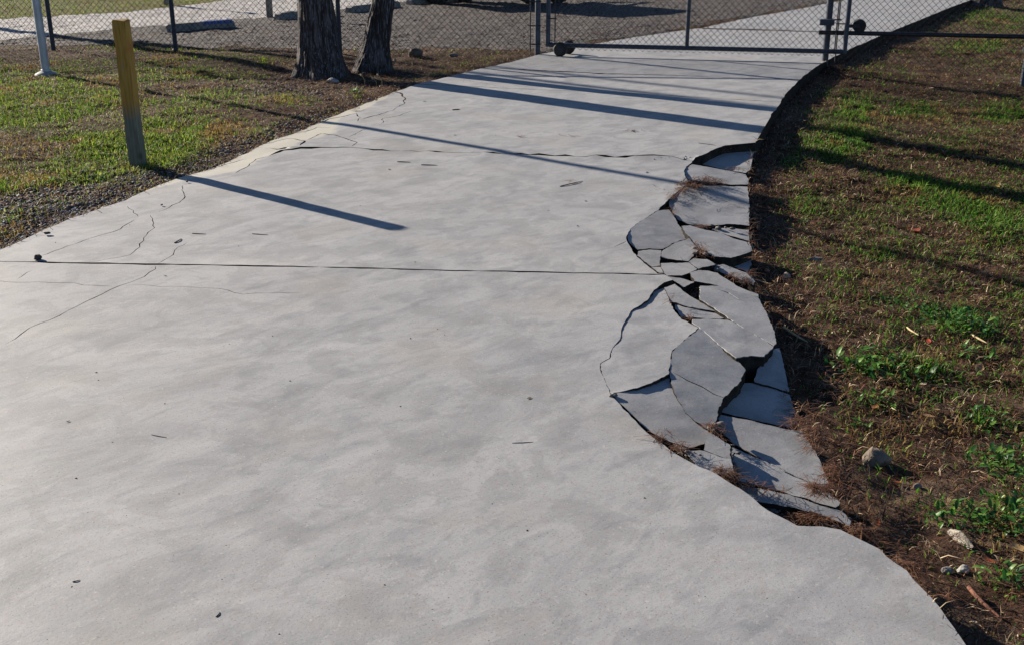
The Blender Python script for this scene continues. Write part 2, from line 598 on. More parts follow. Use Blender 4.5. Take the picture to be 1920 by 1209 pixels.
def ring_mesh(name, poly, holes, zfun, thick, seed, grid=None, chamf=.004, rim=False, pale_arris=False):
    """slab with polygon outline, holes cut out, side walls and a worn arris"""
    verts = [Vector(p) for p in poly]
    faces = [list(range(len(poly)))]
    for h in holes:
        k = len(verts)
        verts += [Vector(p) for p in h]
        faces.append(list(range(k, k + len(h))))

    def area(f): return sum(verts[f[i]].x * verts[f[(i + 1) % len(f)]].y - verts[f[(i + 1) % len(f)]].x * verts[f[i]].y for i in range(len(f)))
    faces = [f if area(f) > 0 else f[::-1] for f in faces]
    if grid is not None: verts += [Vector(p) for p in grid]
    vo, eo, fo, ov, oe, of = delaunay_2d_cdt(verts, [], faces, 0, 1e-5)
    keep = [f for f, ids in zip(fo, of) if 0 in ids and not any(i > 0 for i in ids)]
    V = np.array([(v.x, v.y) for v in vo])
    T = np.array(keep)
    used = np.unique(T); remap = -np.ones(len(V), int); remap[used] = np.arange(len(used))
    V = V[used]; T = remap[T]
    # boundary edges
    E = np.concatenate([T[:, [0, 1]], T[:, [1, 2]], T[:, [2, 0]]])
    cnt = {}
    for a, b in E: cnt[(a, b)] = 1
    bnd = [(a, b) for (a, b) in cnt if (b, a) not in cnt]
    nv = len(V)
    out = np.zeros((nv, 2))
    for a, b in bnd:
        d = V[b] - V[a]; n = np.array([d[1], -d[0]]); n /= (np.linalg.norm(n) + 1e-9)
        out[a] += n; out[b] += n
    bi = sorted({i for e in bnd for i in e})
    ln = np.linalg.norm(out, axis=1, keepdims=True); out = out / np.maximum(ln, 1e-6)
    Z = zfun(V[:, 0], V[:, 1])
    top = np.column_stack([V, Z])
    idx = {i: k for k, i in enumerate(bi)}
    B = V[bi]
    in_c = top.copy()
    in_c[bi, 2] -= 0
    r1 = np.column_stack([B + out[bi] * chamf * .35, Z[bi] - chamf])
    r2 = np.column_stack([B + out[bi] * chamf * .35, Z[bi] - thick])
    m = len(bi)
    allv = np.concatenate([in_c, in_c[bi], r1, r1, r2])       # own vertices for top, arris and wall, so that shading stays crisp
    tris = [tuple(t) for t in T]
    for a, b in bnd:
        ja, jb = nv + idx[a], nv + idx[b]
        tris += [(ja, ja + m, jb + m), (ja, jb + m, jb), (ja + 2 * m, ja + 3 * m, jb + 3 * m), (ja + 2 * m, jb + 3 * m, jb + 2 * m)]
    me = np_mesh(name, allv, np.array(tris))
    flat = np.ones(len(tris), bool); flat[len(T):] = False
    me.polygons.foreach_set("use_smooth", flat)
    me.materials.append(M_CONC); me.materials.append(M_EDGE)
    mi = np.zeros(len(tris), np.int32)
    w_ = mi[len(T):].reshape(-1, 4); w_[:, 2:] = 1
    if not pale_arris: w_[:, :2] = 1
    me.polygons.foreach_set("material_index", mi)
    if rim:
        at = me.attributes.new("rim", 'FLOAT', 'POINT')
        d = allv[:, 0] - XL(allv[:, 1])
        w = .05 + .16 * vnoise(allv[:, 1] * 1.3, allv[:, 1] * 0, 4) + .22 * smooth(6.9, 7.2, allv[:, 1]) * smooth(9.3, 8.4, allv[:, 1])
        val = np.clip(1 - d / (w * 1.6), 0, 1) * (.35 + .65 * smooth(6.5, 7.0, allv[:, 1])) * smooth(4.6, 5.6, allv[:, 1]) * smooth(11.5, 9.5, allv[:, 1])
        at.data.foreach_set("value", val.astype(np.float32))
    return me


right_tail = [p for p in RIGHT if p[1] > P(1416, 270)[1] + .02]
right_near = [p for p in RIGHT if p[1] < P(1600, 1001)[1] - .005]
outline = (jag([Vector(p) for p in LEFT], .09, .022, 1) + jag([Vector(p) for p in right_tail[::-1]], .12, .014, 2)
           + jag([P(u, v)[:2] for u, v in BROKEN_INNER[::-1]], .03, .006, 3)[:-1]
           + jag([Vector(p) for p in right_near[::-1]], .035, .016, 4))
holes = []
for i, (px, w) in enumerate(JOINTS):
    holes.append(ribbon(px, w, 300 + i, .06, .008 if i in (0, 2) else .02))
for i, (px, w) in enumerate(CRACKS):
    w = [q * .75 for q in w] if isinstance(w, list) else w * .75
    holes.append(ribbon(px, w, 400 + i, .045, .02))
gx, gy = [], []
for y in np.concatenate([np.arange(-1, 14, .14), np.arange(14, 30, .5)]):
    s = .14 if y < 14 else .5
    for x in np.arange(float(XL(y)) + .1, float(XR(y)) - .1, s):
        gx.append(x + random.uniform(-.02, .02)); gy.append(y + random.uniform(-.02, .02))
drive_me = ring_mesh("driveway", outline, holes, drive_z, .16, 5, list(zip(gx, gy)), .0025, True)
drive = tag(link("driveway", drive_me, M_CONC), "long cracked pale concrete driveway running through the gate", "driveway", kind="structure")

# ------------------------------------------------------------------ ground, gravel lot, gravel road
def axis(lo, hi, d, far, grow=1.35):
    a = list(np.arange(lo, hi + d / 2, d))
    s = d
    while a[-1] < far: s *= grow; a.append(a[-1] + s)
    s = d
    while a[0] > -far: s *= grow; a.insert(0, a[0] - s)
    return np.array(a)


ax_x = axis(-9.5, 9.5, .055, 420)
ys = list(np.arange(1.2, 9, .05)) + list(np.arange(9, 17, .07)) + list(np.arange(17, 25, .12))
s = .12
while ys[-1] < 420: s *= 1.3; ys.append(ys[-1] + s)
s = .05
while ys[0] > -60: s *= 1.4; ys.insert(0, ys[0] - s)
ax_y = np.array(ys)
GX, GY = np.meshgrid(ax_x, ax_y)
GZ = gz(GX, GY)


def fence_y(x): return np.where(x < .35, 13.42 - .09 * (x - .3), 13.45 - .22 * (x - .35))


def zone_lot(x, y):
    """gravel car park beyond the fence"""
    n = (fbm(x * 1.5, y * 1.5, 8) - .5) * 1.0
    return (y > fence_y(x) + .55 + n + .9 * smooth(-3, -5.5, x) * 0) & (x < XL(y) - .12 - .3 * vnoise(x * 2, y * 2, 3))


ROAD_LO = [(-400, 108), (0, 74), (150, 62), (300, 47), (450, 33), (560, 27), (700, 10), (800, -4)]
ROAD_HI = [(-400, 60), (0, 36), (120, 30), (240, 22), (330, 12), (420, 2), (560, -16)]
_lo = np.array([P(u, v)[:2] for u, v in ROAD_LO]); _hi = np.array([P(u, v)[:2] for u, v in ROAD_HI])


def zone_road(x, y):
    n = (fbm(x * 1.2, y * 1.2, 9) - .5) * .5
    return (y > np.interp(x, _lo[:, 0], _lo[:, 1]) + n) & (y < np.interp(x, _hi[:, 0], _hi[:, 1]) + n * .6) & (x < 1)


def zone_verge(x, y):
    return (y >= np.interp(x, _hi[:, 0], _hi[:, 1])) & (x < -1.5)


def grid_mesh(name, sel, lift):
    ny, nx = GX.shape
    idx = np.arange(ny * nx).reshape(ny, nx)
    q = np.stack([idx[:-1, :-1], idx[:-1, 1:], idx[1:, 1:], idx[1:, :-1]], -1)
    q = q[sel] if sel is not None else q.reshape(-1, 4)
    V = np.column_stack([GX.ravel(), GY.ravel(), GZ.ravel() + lift])
    t = np.concatenate([q[:, [0, 1, 2]], q[:, [0, 2, 3]]])
    used = np.unique(t); rm = np.zeros(len(V), int); rm[used] = np.arange(len(used))
    me = np_mesh(name, V[used], rm[t])
    shade_smooth(me)
    return me


cxg = (GX[:-1, :-1] + GX[1:, 1:]) / 2; cyg = (GY[:-1, :-1] + GY[1:, 1:]) / 2
tag(link("ground", grid_mesh("ground", None, 0), M_SOIL), "brown soil and thatch on both sides of the driveway", "ground", kind="structure")
road_sel = zone_road(cxg, cyg)
lot_sel = zone_lot(cxg, cyg) & ~road_sel & ~zone_verge(cxg, cyg) & (cyg < 60) & (np.abs(cxg) < 40)
tag(link("gravel_lot", grid_mesh("gravel_lot", lot_sel, .004), M_LOT), "grey gravel car park beyond the chain link fence", "car park", kind="structure")
verge_sel = zone_verge(cxg, cyg) & (cyg < 60) & (cxg > -60)
M_VERGE = simple_mat("mown_turf", lin(84, 84, 58), lin(126, 122, 86), 30, .95, 0, .8, .03, (1, 1, 1), .1)
tag(link("grass_verge", grid_mesh("grass_verge", verge_sel, .005), M_VERGE), "yellowish green verge beyond the gravel road", "verge", kind="structure")
tag(link("gravel_road", grid_mesh("gravel_road", road_sel, .005), M_ROAD), "pale gravel road crossing behind the fence on the left", "road", kind="structure")

# ------------------------------------------------------------------ the broken slab pieces along the right edge
PIECES = [
    # label, px outline, z, slope x, slope y
    ("sunken slab piece under the intact edge, farthest up the broken strip", [(1300.5, 304), (1322, 297), (1345, 288), (1375, 283), (1413, 284), (1406, 318), (1397, 325), (1376, 321), (1329, 311.5)], -.06, -.03, 0),
    ("narrow tongue of slab above the first mat of pine needles", [(1284, 321), (1288, 314), (1299, 309.4), (1329, 314), (1363, 320), (1396.7, 327.7), (1402, 336), (1402, 346.5), (1369.6, 346.5), (1342.5, 342), (1315, 340), (1296.5, 338.5), (1288, 334)], -.028, -.05, 0),
    ("large slab piece just below the first mat of pine needles, crossed by the pole's shadow", [(1256, 376), (1270, 363), (1285, 352), (1314, 349), (1357, 349), (1401, 351), (1403.6, 384), (1403.6, 423), (1388, 421), (1361, 420), (1325.5, 424), (1294, 420), (1272, 412), (1265, 402), (1257, 388)], -.022, -.055, .02),
    ("rounded mauve slab piece bulging into the driveway at the far bay", [(1177, 442), (1184, 429), (1205, 413.5), (1234, 395.5), (1254, 394), (1263, 405), (1270, 421), (1282, 435), (1294, 446), (1285, 448), (1265, 454), (1243, 467), (1218, 466), (1196, 469), (1182.6, 457.6), (1178, 449)], -.012, -.10, .02),
    ("lens shaped slab piece right of the rounded mauve one", [(1279, 425.5), (1294, 424), (1313, 429.5), (1330, 433), (1354, 439), (1374, 447.5), (1404, 455), (1409, 470), (1389, 478), (1370, 483.5), (1339, 481), (1325, 475), (1310, 463.5), (1298, 449.6), (1286, 436.5)], -.045, -.06, .0),
    ("thin sunken sliver between the two large far pieces", [(1335, 430), (1365, 429), (1403, 432), (1404.5, 452), (1378, 444.5), (1354, 437.5)], -.085, -.06, 0),
    ("shaded piece tucked under the rounded mauve slab piece", [(1266, 456), (1292, 448), (1301, 458), (1309, 466), (1301, 476), (1295, 484), (1290, 489), (1275, 488), (1239.5, 483.5), (1242, 472), (1245, 469)], -.045, -.03, .03),
    ("small four sided piece at the left end of the far joint", [(1198, 471.5), (1218, 468.5), (1240, 470), (1238, 479), (1235.5, 487.5), (1237, 498.5), (1222.5, 500), (1215, 494.5), (1196.5, 479)], -.014, -.05, 0),
    ("tiny triangular chip where the joint meets the broken strip", [(1223, 502), (1238, 501), (1243, 511.5), (1236, 511.5)], -.012, -.02, 0),
    ("pale flat piece in the middle of the small shattered pieces", [(1240, 494), (1254.6, 494), (1290.5, 493.5), (1305, 504), (1306, 505), (1293, 511), (1278, 516), (1252.5, 516.5), (1246, 512), (1241.5, 502)], -.008, -.02, 0),
    ("small kite shaped piece right of the pale flat one", [(1293, 490.6), (1301, 484.6), (1324.6, 486.5), (1339.5, 496), (1321.7, 500), (1309, 503.5)], -.02, -.04, 0),
    ("long thin piece along the outer edge beside the kite shaped one", [(1345, 498), (1356.7, 496.5), (1380, 505), (1397.5, 512), (1415, 528), (1411.5, 535), (1396, 527.5), (1374, 517.5), (1352, 511.5), (1342, 502)], -.06, -.07, 0),
    ("shaded piece sunk at the outer edge below the lens shaped one", [(1350, 492), (1370, 487), (1409, 477), (1407, 497), (1400, 510), (1380, 501)], -.115, -.03, 0),
    ("wide wedge running from the joint to the outer edge above the large grey slab", [(1294.5, 512.6), (1310, 507.5), (1329, 508.5), (1345, 513), (1364, 525), (1381.5, 536.5), (1420, 551), (1421, 556.5), (1397.5, 551), (1364, 541), (1345, 535), (1326, 531.5), (1304, 527.5)], -.035, -.05, 0),
    ("small sliver between the joint and the needle filled hole", [(1254, 520), (1275, 522.5), (1300, 529), (1281, 539), (1268.5, 528), (1261, 525.5)], -.022, -.03, 0),
    ("broad pale piece level with the driveway at the near bay", [(1245, 541), (1251, 554), (1258, 573.5), (1269.5, 590), (1277.5, 598.5), (1309.5, 614), (1277.5, 640), (1258.5, 657.5), (1254.7, 686), (1253.5, 699.5), (1220, 716), (1196, 726), (1153, 734), (1146.5, 738), (1137, 714.5), (1127.2, 691), (1128.2, 679.5), (1145.2, 671), (1149.8, 653), (1164.2, 636.5), (1170.2, 610), (1185, 583.5), (1215.6, 564.5), (1228, 545.5)], -.004, -.025, .0),
    ("narrow pointed piece left of the needle filled hole", [(1247, 540.5), (1265.5, 533), (1289, 552.5), (1316, 569), (1345, 583.5), (1306, 577.5), (1285, 573), (1269, 567), (1259, 566)], -.018, -.035, .02),
    ("pale strip below the narrow pointed piece", [(1266, 569.5), (1285, 577), (1306, 580.5), (1344.6, 587.5), (1361, 596), (1325.4, 596.5), (1278.5, 593.5), (1269, 580)], -.035, -.03, 0),
    ("long mottled piece between the pale bay and the large grey slab", [(1300, 599.5), (1330, 598), (1366, 600), (1400, 620), (1435, 639), (1447.5, 648.5), (1442.5, 655), (1431, 666.5), (1407, 665.5), (1381, 670), (1364.5, 658), (1338, 634), (1312, 613.5), (1300, 605)], -.022, -.07, .0),
    ("large grey slab piece tilting down at the outer edge", [(1314, 536), (1347, 537), (1376, 545.5), (1420.5, 557.5), (1435, 585.5), (1449.5, 619), (1455, 643), (1450, 646), (1431, 635), (1400, 618), (1371, 599), (1341, 577), (1326, 568), (1314.5, 561)], -.03, -.075, .0),
    ("big mauve bow shaped slab piece raised over its shaded neighbours", [(1311.5, 616.5), (1330, 627), (1340, 639), (1359, 661), (1380.6, 672.5), (1397, 693.4), (1385.4, 715), (1368.6, 729.4), (1356, 744.7), (1347.5, 761.5), (1344.5, 784), (1337, 797), (1325.5, 802.5), (1305.5, 788.5), (1286.5, 772), (1272.5, 750), (1262.7, 725), (1257.5, 702.5), (1258, 686.5), (1261.5, 659), (1281, 641)], -.015, -.125, .02),
    ("long mauve piece curving below the broad pale bay", [(1149.5, 740.5), (1176, 733), (1212.5, 720), (1254.5, 703.5), (1256.5, 722), (1267.5, 745), (1281.8, 770.5), (1301.5, 790.5), (1326.5, 806.5), (1321.5, 829), (1286, 840), (1280, 842.5), (1258, 828), (1227.5, 811), (1210.7, 800), (1179.7, 769.5)], -.012, -.085, .0),
    ("small piece in the corner below the bow shaped slab", [(1328.5, 810), (1366, 832.5), (1369, 859), (1347.5, 853), (1323, 842.5), (1323.5, 831)], -.03, -.09, 0),
    ("crumbled piece with a chipped top near the lower needle tuft", [(1288, 845.5), (1322, 845.5), (1347.5, 856.5), (1369.5, 861), (1374.5, 893), (1332, 884.5), (1307, 873.5), (1293, 854)], -.028, -.06, 0),
    ("large pale grey piece at the outer edge, half under ragged shadow", [(1348.5, 785), (1353.5, 778), (1395, 786.5), (1437.5, 796), (1501.5, 810), (1529.5, 848.7), (1549.5, 899), (1552, 912), (1521.8, 904), (1471, 881.5), (1431.8, 859), (1376, 828), (1354, 806.5)], -.105, -.03, .06),
    ("triangular piece along the lower side of the large pale grey one", [(1373.5, 838), (1431.8, 863.5), (1471, 886), (1521.8, 908.8), (1550, 922.5), (1574, 941.5), (1564, 949.5), (1536, 942), (1465.6, 918), (1398, 904), (1382, 898), (1376.5, 871)], -.10, -.035, .05),
    ("long narrow strip nearest the camera end of the broken edge", [(1388, 908.5), (1437.5, 917), (1479.6, 928.5), (1536, 946.5), (1577, 956.5), (1594, 975), (1591, 983), (1521.8, 957.5), (1419, 938), (1394, 924.7)], -.085, -.06, .03),
    ("crumbling shaded ledge under the nearest narrow strip", [(1424, 944), (1516, 966), (1584, 987), (1550, 988), (1497, 984), (1453, 961)], -.13, -.03, 0),
    ("blue shaded triangle of slab at the outer edge below the large grey slab", [(1451, 654), (1460, 652), (1467, 674), (1478.5, 732), (1464.5, 729), (1415, 714), (1420, 696), (1432, 677.5)], -.100, -.15, .20),
    ("blue shaded slab piece in the lee of the bow shaped one", [(1389, 718), (1414, 719), (1460, 732.5), (1479, 739.5), (1501, 805), (1437.5, 791), (1354.5, 772), (1362, 751), (1384, 723)], -.125, -.14, .02),
]
for i, (lab, px, zc, sx, sy) in enumerate(PIECES):
    if i != 15: sx, sy = sx * 1.32 - .022, sy + .058
    cu = sum(p[0] for p in px) / len(px); cv = sum(p[1] for p in px) / len(px)
    for _ in range(3):                       # no piece stands above the intact slab
        c0 = P(cu, cv, zc)
        plane = (c0[0], c0[1], zc, sx, sy)
        pts = [PP(u, v, plane) for u, v in px]
        zc -= max(0, max(p[2] for p in pts) + (.001 if i == 15 else .004))
    plane = (c0[0], c0[1], zc, sx, sy)
    pts = [PP(u, v, plane) for u, v in px]
    cc = Vector((sum(p[0] for p in pts) / len(pts), sum(p[1] for p in pts) / len(pts)))
    pts = [tuple(Vector(p[:2]) + (Vector(p[:2]) - cc).normalized() * .0042) for p in pts]
    poly = jag([Vector(p[:2]) for p in pts], .016, .005, 700 + i, True)
    xs = [p.x for p in poly]; yy = [p.y for p in poly]
    st = .035
    inner = [(x, y) for x in np.arange(min(xs), max(xs), st) for y in np.arange(min(yy), max(yy), st)]
    # keep grid points safely inside
    def inside(x, y):
        r = False
        for a, b in zip(poly, poly[1:] + poly[:1]):
            if (a.y > y) != (b.y > y) and x < (b.x - a.x) * (y - a.y) / (b.y - a.y) + a.x: r = not r
        return r
    inner = [q for q in inner if inside(*q) and min((Vector(q) - a).length for a in poly) > .012]
    hs = []
    if i == 1: hs = [ribbon([(1318, 318), (1345, 331), (1383, 345)], .006, 31)]
    if i == 20: hs = [ribbon([(1259, 690), (1290, 700), (1340, 715), (1375, 722)], [.004, .006, .004, .012], 33), ribbon([(1275, 741), (1287, 741)], .012, 34)]
    if i == 21: hs = [ribbon([(1212, 799), (1245, 804), (1290, 812), (1305, 827)], [.003, .004, .008, .01], 35)]
    if i == 6: hs = [ribbon([(1262, 470), (1280, 485)], .005, 36), ribbon([(1276, 462), (1284, 472), (1297, 481)], .004, 38)]
    if i == 4: hs = [ribbon([(1290, 441), (1310, 444), (1342, 472)], [.002, .003, .002], 39)]
    if i == 13: hs = [ribbon([(1384, 538), (1396, 547), (1404, 552)], .006, 40)]
    if i == 18: hs = [ribbon([(1335, 612), (1365, 628), (1395, 640)], [.002, .003, .002], 41)]
    if i == 19: hs = [ribbon([(1345, 537), (1365, 541), (1385, 549), (1400, 553)], [.006, .01, .006, .01], 37)]
    zf = lambda x, y, p=plane, k=i: p[2] + p[3] * (x - p[0]) + p[4] * (y - p[1]) + (fbm(np.asarray(x) * 14, np.asarray(y) * 14, 50 + k, 3) - .5) * .007
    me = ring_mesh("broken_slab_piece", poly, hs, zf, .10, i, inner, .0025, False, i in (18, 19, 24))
    co = np.empty(len(me.vertices) * 3, np.float32); me.vertices.foreach_get("co", co); co = co.reshape(-1, 3)
    org = np.array([c0[0], c0[1], zc - .1]); co -= org.astype(np.float32)
    me.vertices.foreach_set("co", co.ravel()); me.update()
    o = link("broken_slab_piece", me, M_CONC)
    o.location = org
    tag(o, lab, "concrete slab piece", "broken slab pieces along the right edge of the driveway")


# ------------------------------------------------------------------ wooden post
def wood_post_mat(top_z):
    m, nt, b, out = nodes_of("post_wood")
    tc = N(nt, "ShaderNodeTexCoord").outputs["Object"]
    mp = N(nt, "ShaderNodeMapping"); mp.inputs["Scale"].default_value = (1, 1, .07)
    nt.links.new(tc, mp.inputs[0])
    g = noise(nt, mp.outputs[0], 70, 5, .65)
    blot = noise(nt, tc, 9, 4, .6)
    grey = ramp(nt, g.outputs[0], [(.3, lin(82, 84, 76)), (.7, lin(124, 126, 114))]).outputs[0]
    yel = ramp(nt, g.outputs[0], [(.3, lin(134, 104, 46)), (.7, lin(176, 140, 68))]).outputs[0]
    yel = mix(nt, ramp(nt, blot.outputs[0], [(.55, g3(0)), (.75, g3(.6))]).outputs[0], yel, lin(158, 92, 46))
    sx = N(nt, "ShaderNodeSeparateXYZ"); nt.links.new(tc, sx.inputs[0])
    h = mathn(nt, 'ADD', sx.outputs[2], mathn(nt, 'MULTIPLY', mathn(nt, 'SUBTRACT', blot.outputs[0], .5), .10))
    k = ramp(nt, mathn(nt, 'DIVIDE', h, top_z), [(.44, g3(0)), (.55, g3(1))]).outputs[0]
    chip = noise(nt, mp.outputs[0], 34, 6, .7)
    k = mix(nt, ramp(nt, chip.outputs[0], [(.60, g3(0)), (.68, g3(.75))]).outputs[0], k, g3(0))
    c = mix(nt, k, grey, yel)
    v = N(nt, "ShaderNodeTexVoronoi"); v.inputs["Scale"].default_value = 7
    mp2 = N(nt, "ShaderNodeMapping"); mp2.inputs["Scale"].default_value = (1, 1, .6); nt.links.new(tc, mp2.inputs[0]); nt.links.new(mp2.outputs[0], v.inputs["Vector"])
    c = mix(nt, ramp(nt, v.outputs["Distance"], [(.05, g3(.8)), (.14, g3(0))]).outputs[0], c, lin(60, 46, 34))
    nt.links.new(c, b.inputs["Base Color"])
    b.inputs["Roughness"].default_value = .8
    b.inputs["Specular IOR Level"].default_value = .25
    nt.links.new(bump(nt, g.outputs[0], 1.0, .006), b.inputs["Normal"])
    return m


def wooden_post():
    bx, by, _ = P(256, 312, -.004)
    H = .935
    org = (bx, by + .042, -.2)
    bm = bmesh.new()
    nz, s = 30, .086
    rings = []
    for i in range(nz + 1):
        z = i / nz * (H + .2)
        q = []
        for sx, sy in ((-1, -1), (1, -1), (1, 1), (-1, 1)):
            w = s / 2 * (1 + .025 * math.sin(z * 7 + sx) + random.uniform(-.012, .012))
            q.append(bm.verts.new((sx * w, sy * w * .95, z + (.006 * sx * sy if i == nz else 0))))
        rings.append(q)
    for a, b_ in zip(rings, rings[1:]):
        for k in range(4): bm.faces.new((a[k], a[(k + 1) % 4], b_[(k + 1) % 4], b_[k]))
    bm.faces.new(rings[0][::-1]); bm.faces.new(rings[-1])
    long_e = [e for e in bm.edges if abs(e.verts[0].co.z - e.verts[1].co.z) > .02]
    top_e = [e for e in bm.edges if all(abs(v.co.z - H - .2) < .02 for v in e.verts)]
    bmesh.ops.bevel(bm, geom=long_e + top_e, offset=.006, segments=2, affect='EDGES')
    me = bpy.data.meshes.new("wooden_post"); bm.to_mesh(me); bm.free()
    o = link("wooden_post", me, wood_post_mat(H + .2))
    o.location = org
    o.rotation_euler = (0, R(-.3), R(-8))
    tag(o, "square wooden post with faded yellow paint on its upper half beside the driveway", "post")


wooden_post()

# ------------------------------------------------------------------ metal pole with concrete footing
def steel_pole():
    bx, by, _ = P(84, 139, -.005)
    t = empty("steel_pole", (bx, by + .04, -.03))
    tag(t, "slim light grey steel pole standing in a small concrete footing on the grass", "pole")
    MB().tube([(0, 0, -.1), (0, 0, 2.5), (0.01, 0, 5.2)], [.041, .041, .038], 20).build("shaft", M_POLE, t, True)
    MB().lathe([(.12, -.06), (.125, .0), (.11, .022), (.075, .04), (.05, .05)], (0, 0, 0), n=28).build("concrete_footing", M_CONC, t, True)
    MB().lathe([(.049, .048), (.049, .062), (.043, .066)], (0, 0, 0), n=20).build("collar", M_POLE, t, True)


steel_pole()

# ------------------------------------------------------------------ chain link: fence, gate, posts, track pipe
def chain_mesh(a, b, z0, z1, pitch=.0362, r=.0034, base=None):
    """diamond mesh woven of zigzag wires between two ground points"""
    a = np.array(a); b = np.array(b)
    L = np.linalg.norm(b - a); d = (b - a) / L; nrm = np.array([-d[1], d[0]])
    n = int(L / pitch)
    zs = np.arange(z0, z1 + 1e-6, pitch)
    m = len(zs)
    V, T = [], []
    off = 0
    tri_dir = np.array([[0, 1], [.87, -.5], [-.87, -.5]])
    for i in range(n):
        s = (i + .5) * pitch
        odd = (np.arange(m) + i) % 2
        x = s + np.where(odd == 0, -1, 1) * pitch * .5 * 1.03
        y = np.where(odd == 0, -1, 1) * .0022
        wob = .004 * np.sin(s * 2.1 + zs * 3)
        z = zs + (base(a + d * s) if base else 0)
        c = np.column_stack([a[0] + d[0] * x + nrm[0] * (y + wob), a[1] + d[1] * x + nrm[1] * (y + wob), z])
        for (p, q) in tri_dir:
            V.append(c + np.column_stack([d[0] * p * r * np.ones(m), d[1] * p * r * np.ones(m), np.zeros(m)]) + np.array([nrm[0] * q * r, nrm[1] * q * r, 0]))
        k = np.arange(m - 1)
        for j in range(3):
            j2 = (j + 1) % 3
            A, B = off + j * m + k, off + j2 * m + k
            T.append(np.column_stack([A, B, B + 1])); T.append(np.column_stack([A, B + 1, A + 1]))
        off += 3 * m
    return np_mesh("chain_link", np.concatenate(V), np.concatenate(T))


# left fence run
LF_POSTS = [(-260, 80), (98, 92), (328, 100), (637, 101)]
FA, FB = (-8.4, 14.2), (.30, 13.44)
def lf_y(x): return FA[1] + (x - FA[0]) * (FB[1] - FA[1]) / (FB[0] - FA[0])
fence = empty("chain_link_fence", (FA[0], FA[1], 0))
tag(fence, "long chain link fence between grass and car park, left of the gate", "fence")
def add_to(parent, mb, name, mat, smooth_=True):
    o = mb.build(name, mat, None, smooth_)
    o.parent = parent; o.matrix_parent_inverse = parent.matrix_basis.inverted() if False else Matrix.Translation(parent.location).inverted()
    return o
def add_me(parent, me, name, mat):
    o = link(name, me, mat); o.parent = parent; o.matrix_parent_inverse = Matrix.Translation(parent.location).inverted()
    return o
FH = 1.22
for u, v in LF_POSTS:
    # stand where the sight line crosses the fence line
    x = (u - 960) / F_PX * 13.3
    for _ in range(5):
        Yv = lf_y(x); dep = Yv * CT + 1.6 * ST; x = (u - 960) / F_PX * dep
    z0 = float(gz(x, Yv))
    mb = MB().tube([(x, Yv + .035, z0 - .2), (x, Yv + .035, FH + .02)], .027, 14)
    mb.lathe([(.03, FH + .02), (.03, FH + .05), (.012, FH + .07)], (x, Yv + .035, 0), n=14)
    add_to(fence, mb, "line_post", M_GALV)
x0p, y0p = FB
tp = MB().tube([(x0p, y0p, -.2), (x0p, y0p, 1.3)], .033, 18).lathe([(.036, 1.3), (.036, 1.34), (.015, 1.37)], (x0p, y0p, 0), n=18)
add_to(fence, tp, "terminal_post", M_GALV)
add_to(fence, MB().tube([(FA[0], FA[1] + .02, FH), (FB[0] - .04, FB[1] + .02, FH)], .019, 12), "top_rail", M_GALV)
add_me(fence, chain_mesh((FA[0], FA[1] - .01), (FB[0] - .075, FB[1] - .01), -.01, FH, base=lambda p: float(gz(p[0], p[1])) * .5), "chain_link", M_WIRE)
add_to(fence, MB().tube([(x0p - .085, y0p - .012, .03), (x0p - .085, y0p - .012, FH)], .007, 8), "tension_bar", M_DARKSTEEL)
for z in (.12, .33, .6, .9):
    add_to(fence, MB().tube([(x0p - .1, y0p - .02, z), (x0p - .045, y0p - .045, z), (x0p, y0p - .045, z), (x0p + .035, y0p - .03, z)], .007, 8), "brace_band", M_DARKSTEEL)

# rolling gate (right end hangs on the track pipe)
GA = np.array([.42, 13.36]); GB = np.array([3.685, 12.685])
gd = (GB - GA) / np.linalg.norm(GB - GA)
gl = float(np.linalg.norm(GB - GA))
gate = empty("rolling_gate", (GA[0], GA[1], 0), math.atan2(gd[1], gd[0]))
tag(gate, "galvanised rolling chain link gate closed across the driveway", "gate")
GB_Z, GT_Z = .118, 1.45
def gtube(name, p, q, r, mat=M_GALV):
    return MB().tube([p, q], r, 14).build(name, mat, gate, True)
gtube("frame_tube", (0, 0, GB_Z - .02), (0, 0, GT_Z + .02), .026)
gtube("frame_tube", (gl, 0, GB_Z - .02), (gl, 0, GT_Z + .02), .026)
gtube("frame_tube", (.02, 0, GB_Z), (gl - .02, 0, GB_Z), .026)
gtube("frame_tube", (.02, 0, GT_Z), (gl - .02, 0, GT_Z), .022)
gtube("centre_tube", (1.60, 0, GB_Z + .02), (1.60, 0, GT_Z - .02), .024)
cm = chain_mesh((.09, -.03), (gl - .08, -.03), GB_Z - .05, GT_Z)
link("chain_link", cm, M_WIRE, gate)
for x in (.085, gl - .11):
    MB().tube([(x, -.03, GB_Z), (x, -.03, GT_Z)], .0065, 8).build("tension_bar", M_DARKSTEEL, gate, True)
for x, xs in ((0, .085), (gl, gl - .11)):
    for z in (.42, .75, 1.1):
        MB().tube([(x, -.028, z), ((x + xs) / 2, -.036, z), (xs + (.012 if xs > x else -.012), -.034, z)], .007, 8).build("brace_band", M_DARKSTEEL, gate, True)
# the pair of wheels under its left end: axle across the gate line
for side, yo, xo in ((-1, -.10, .16), (1, .15, .215)):
    w = MB().lathe([(.030, -.03), (.066, -.03), (.08, -.018), (.0815, 0), (.08, .018), (.066, .03), (.030, .03)], (xo, yo, .0815), (.22, 1, 0), 36).build("wheel", M_RUBBER, gate, True)
    hub = MB().lathe([(.012, -.038), (.05, -.034), (.05, .034), (.012, .038)], (xo, yo, .0815), (.22, 1, 0), 24).build("hub", M_DARKSTEEL, w, True)
MB().tube([(.15, -.14, .0815), (.225, .19, .0815)], .010, 10).build("axle", M_DARKSTEEL, gate, True)
MB().box((.185, .02, .112), (.10, .06, .06), 0, .006).build("axle_bracket", M_GALV, gate)
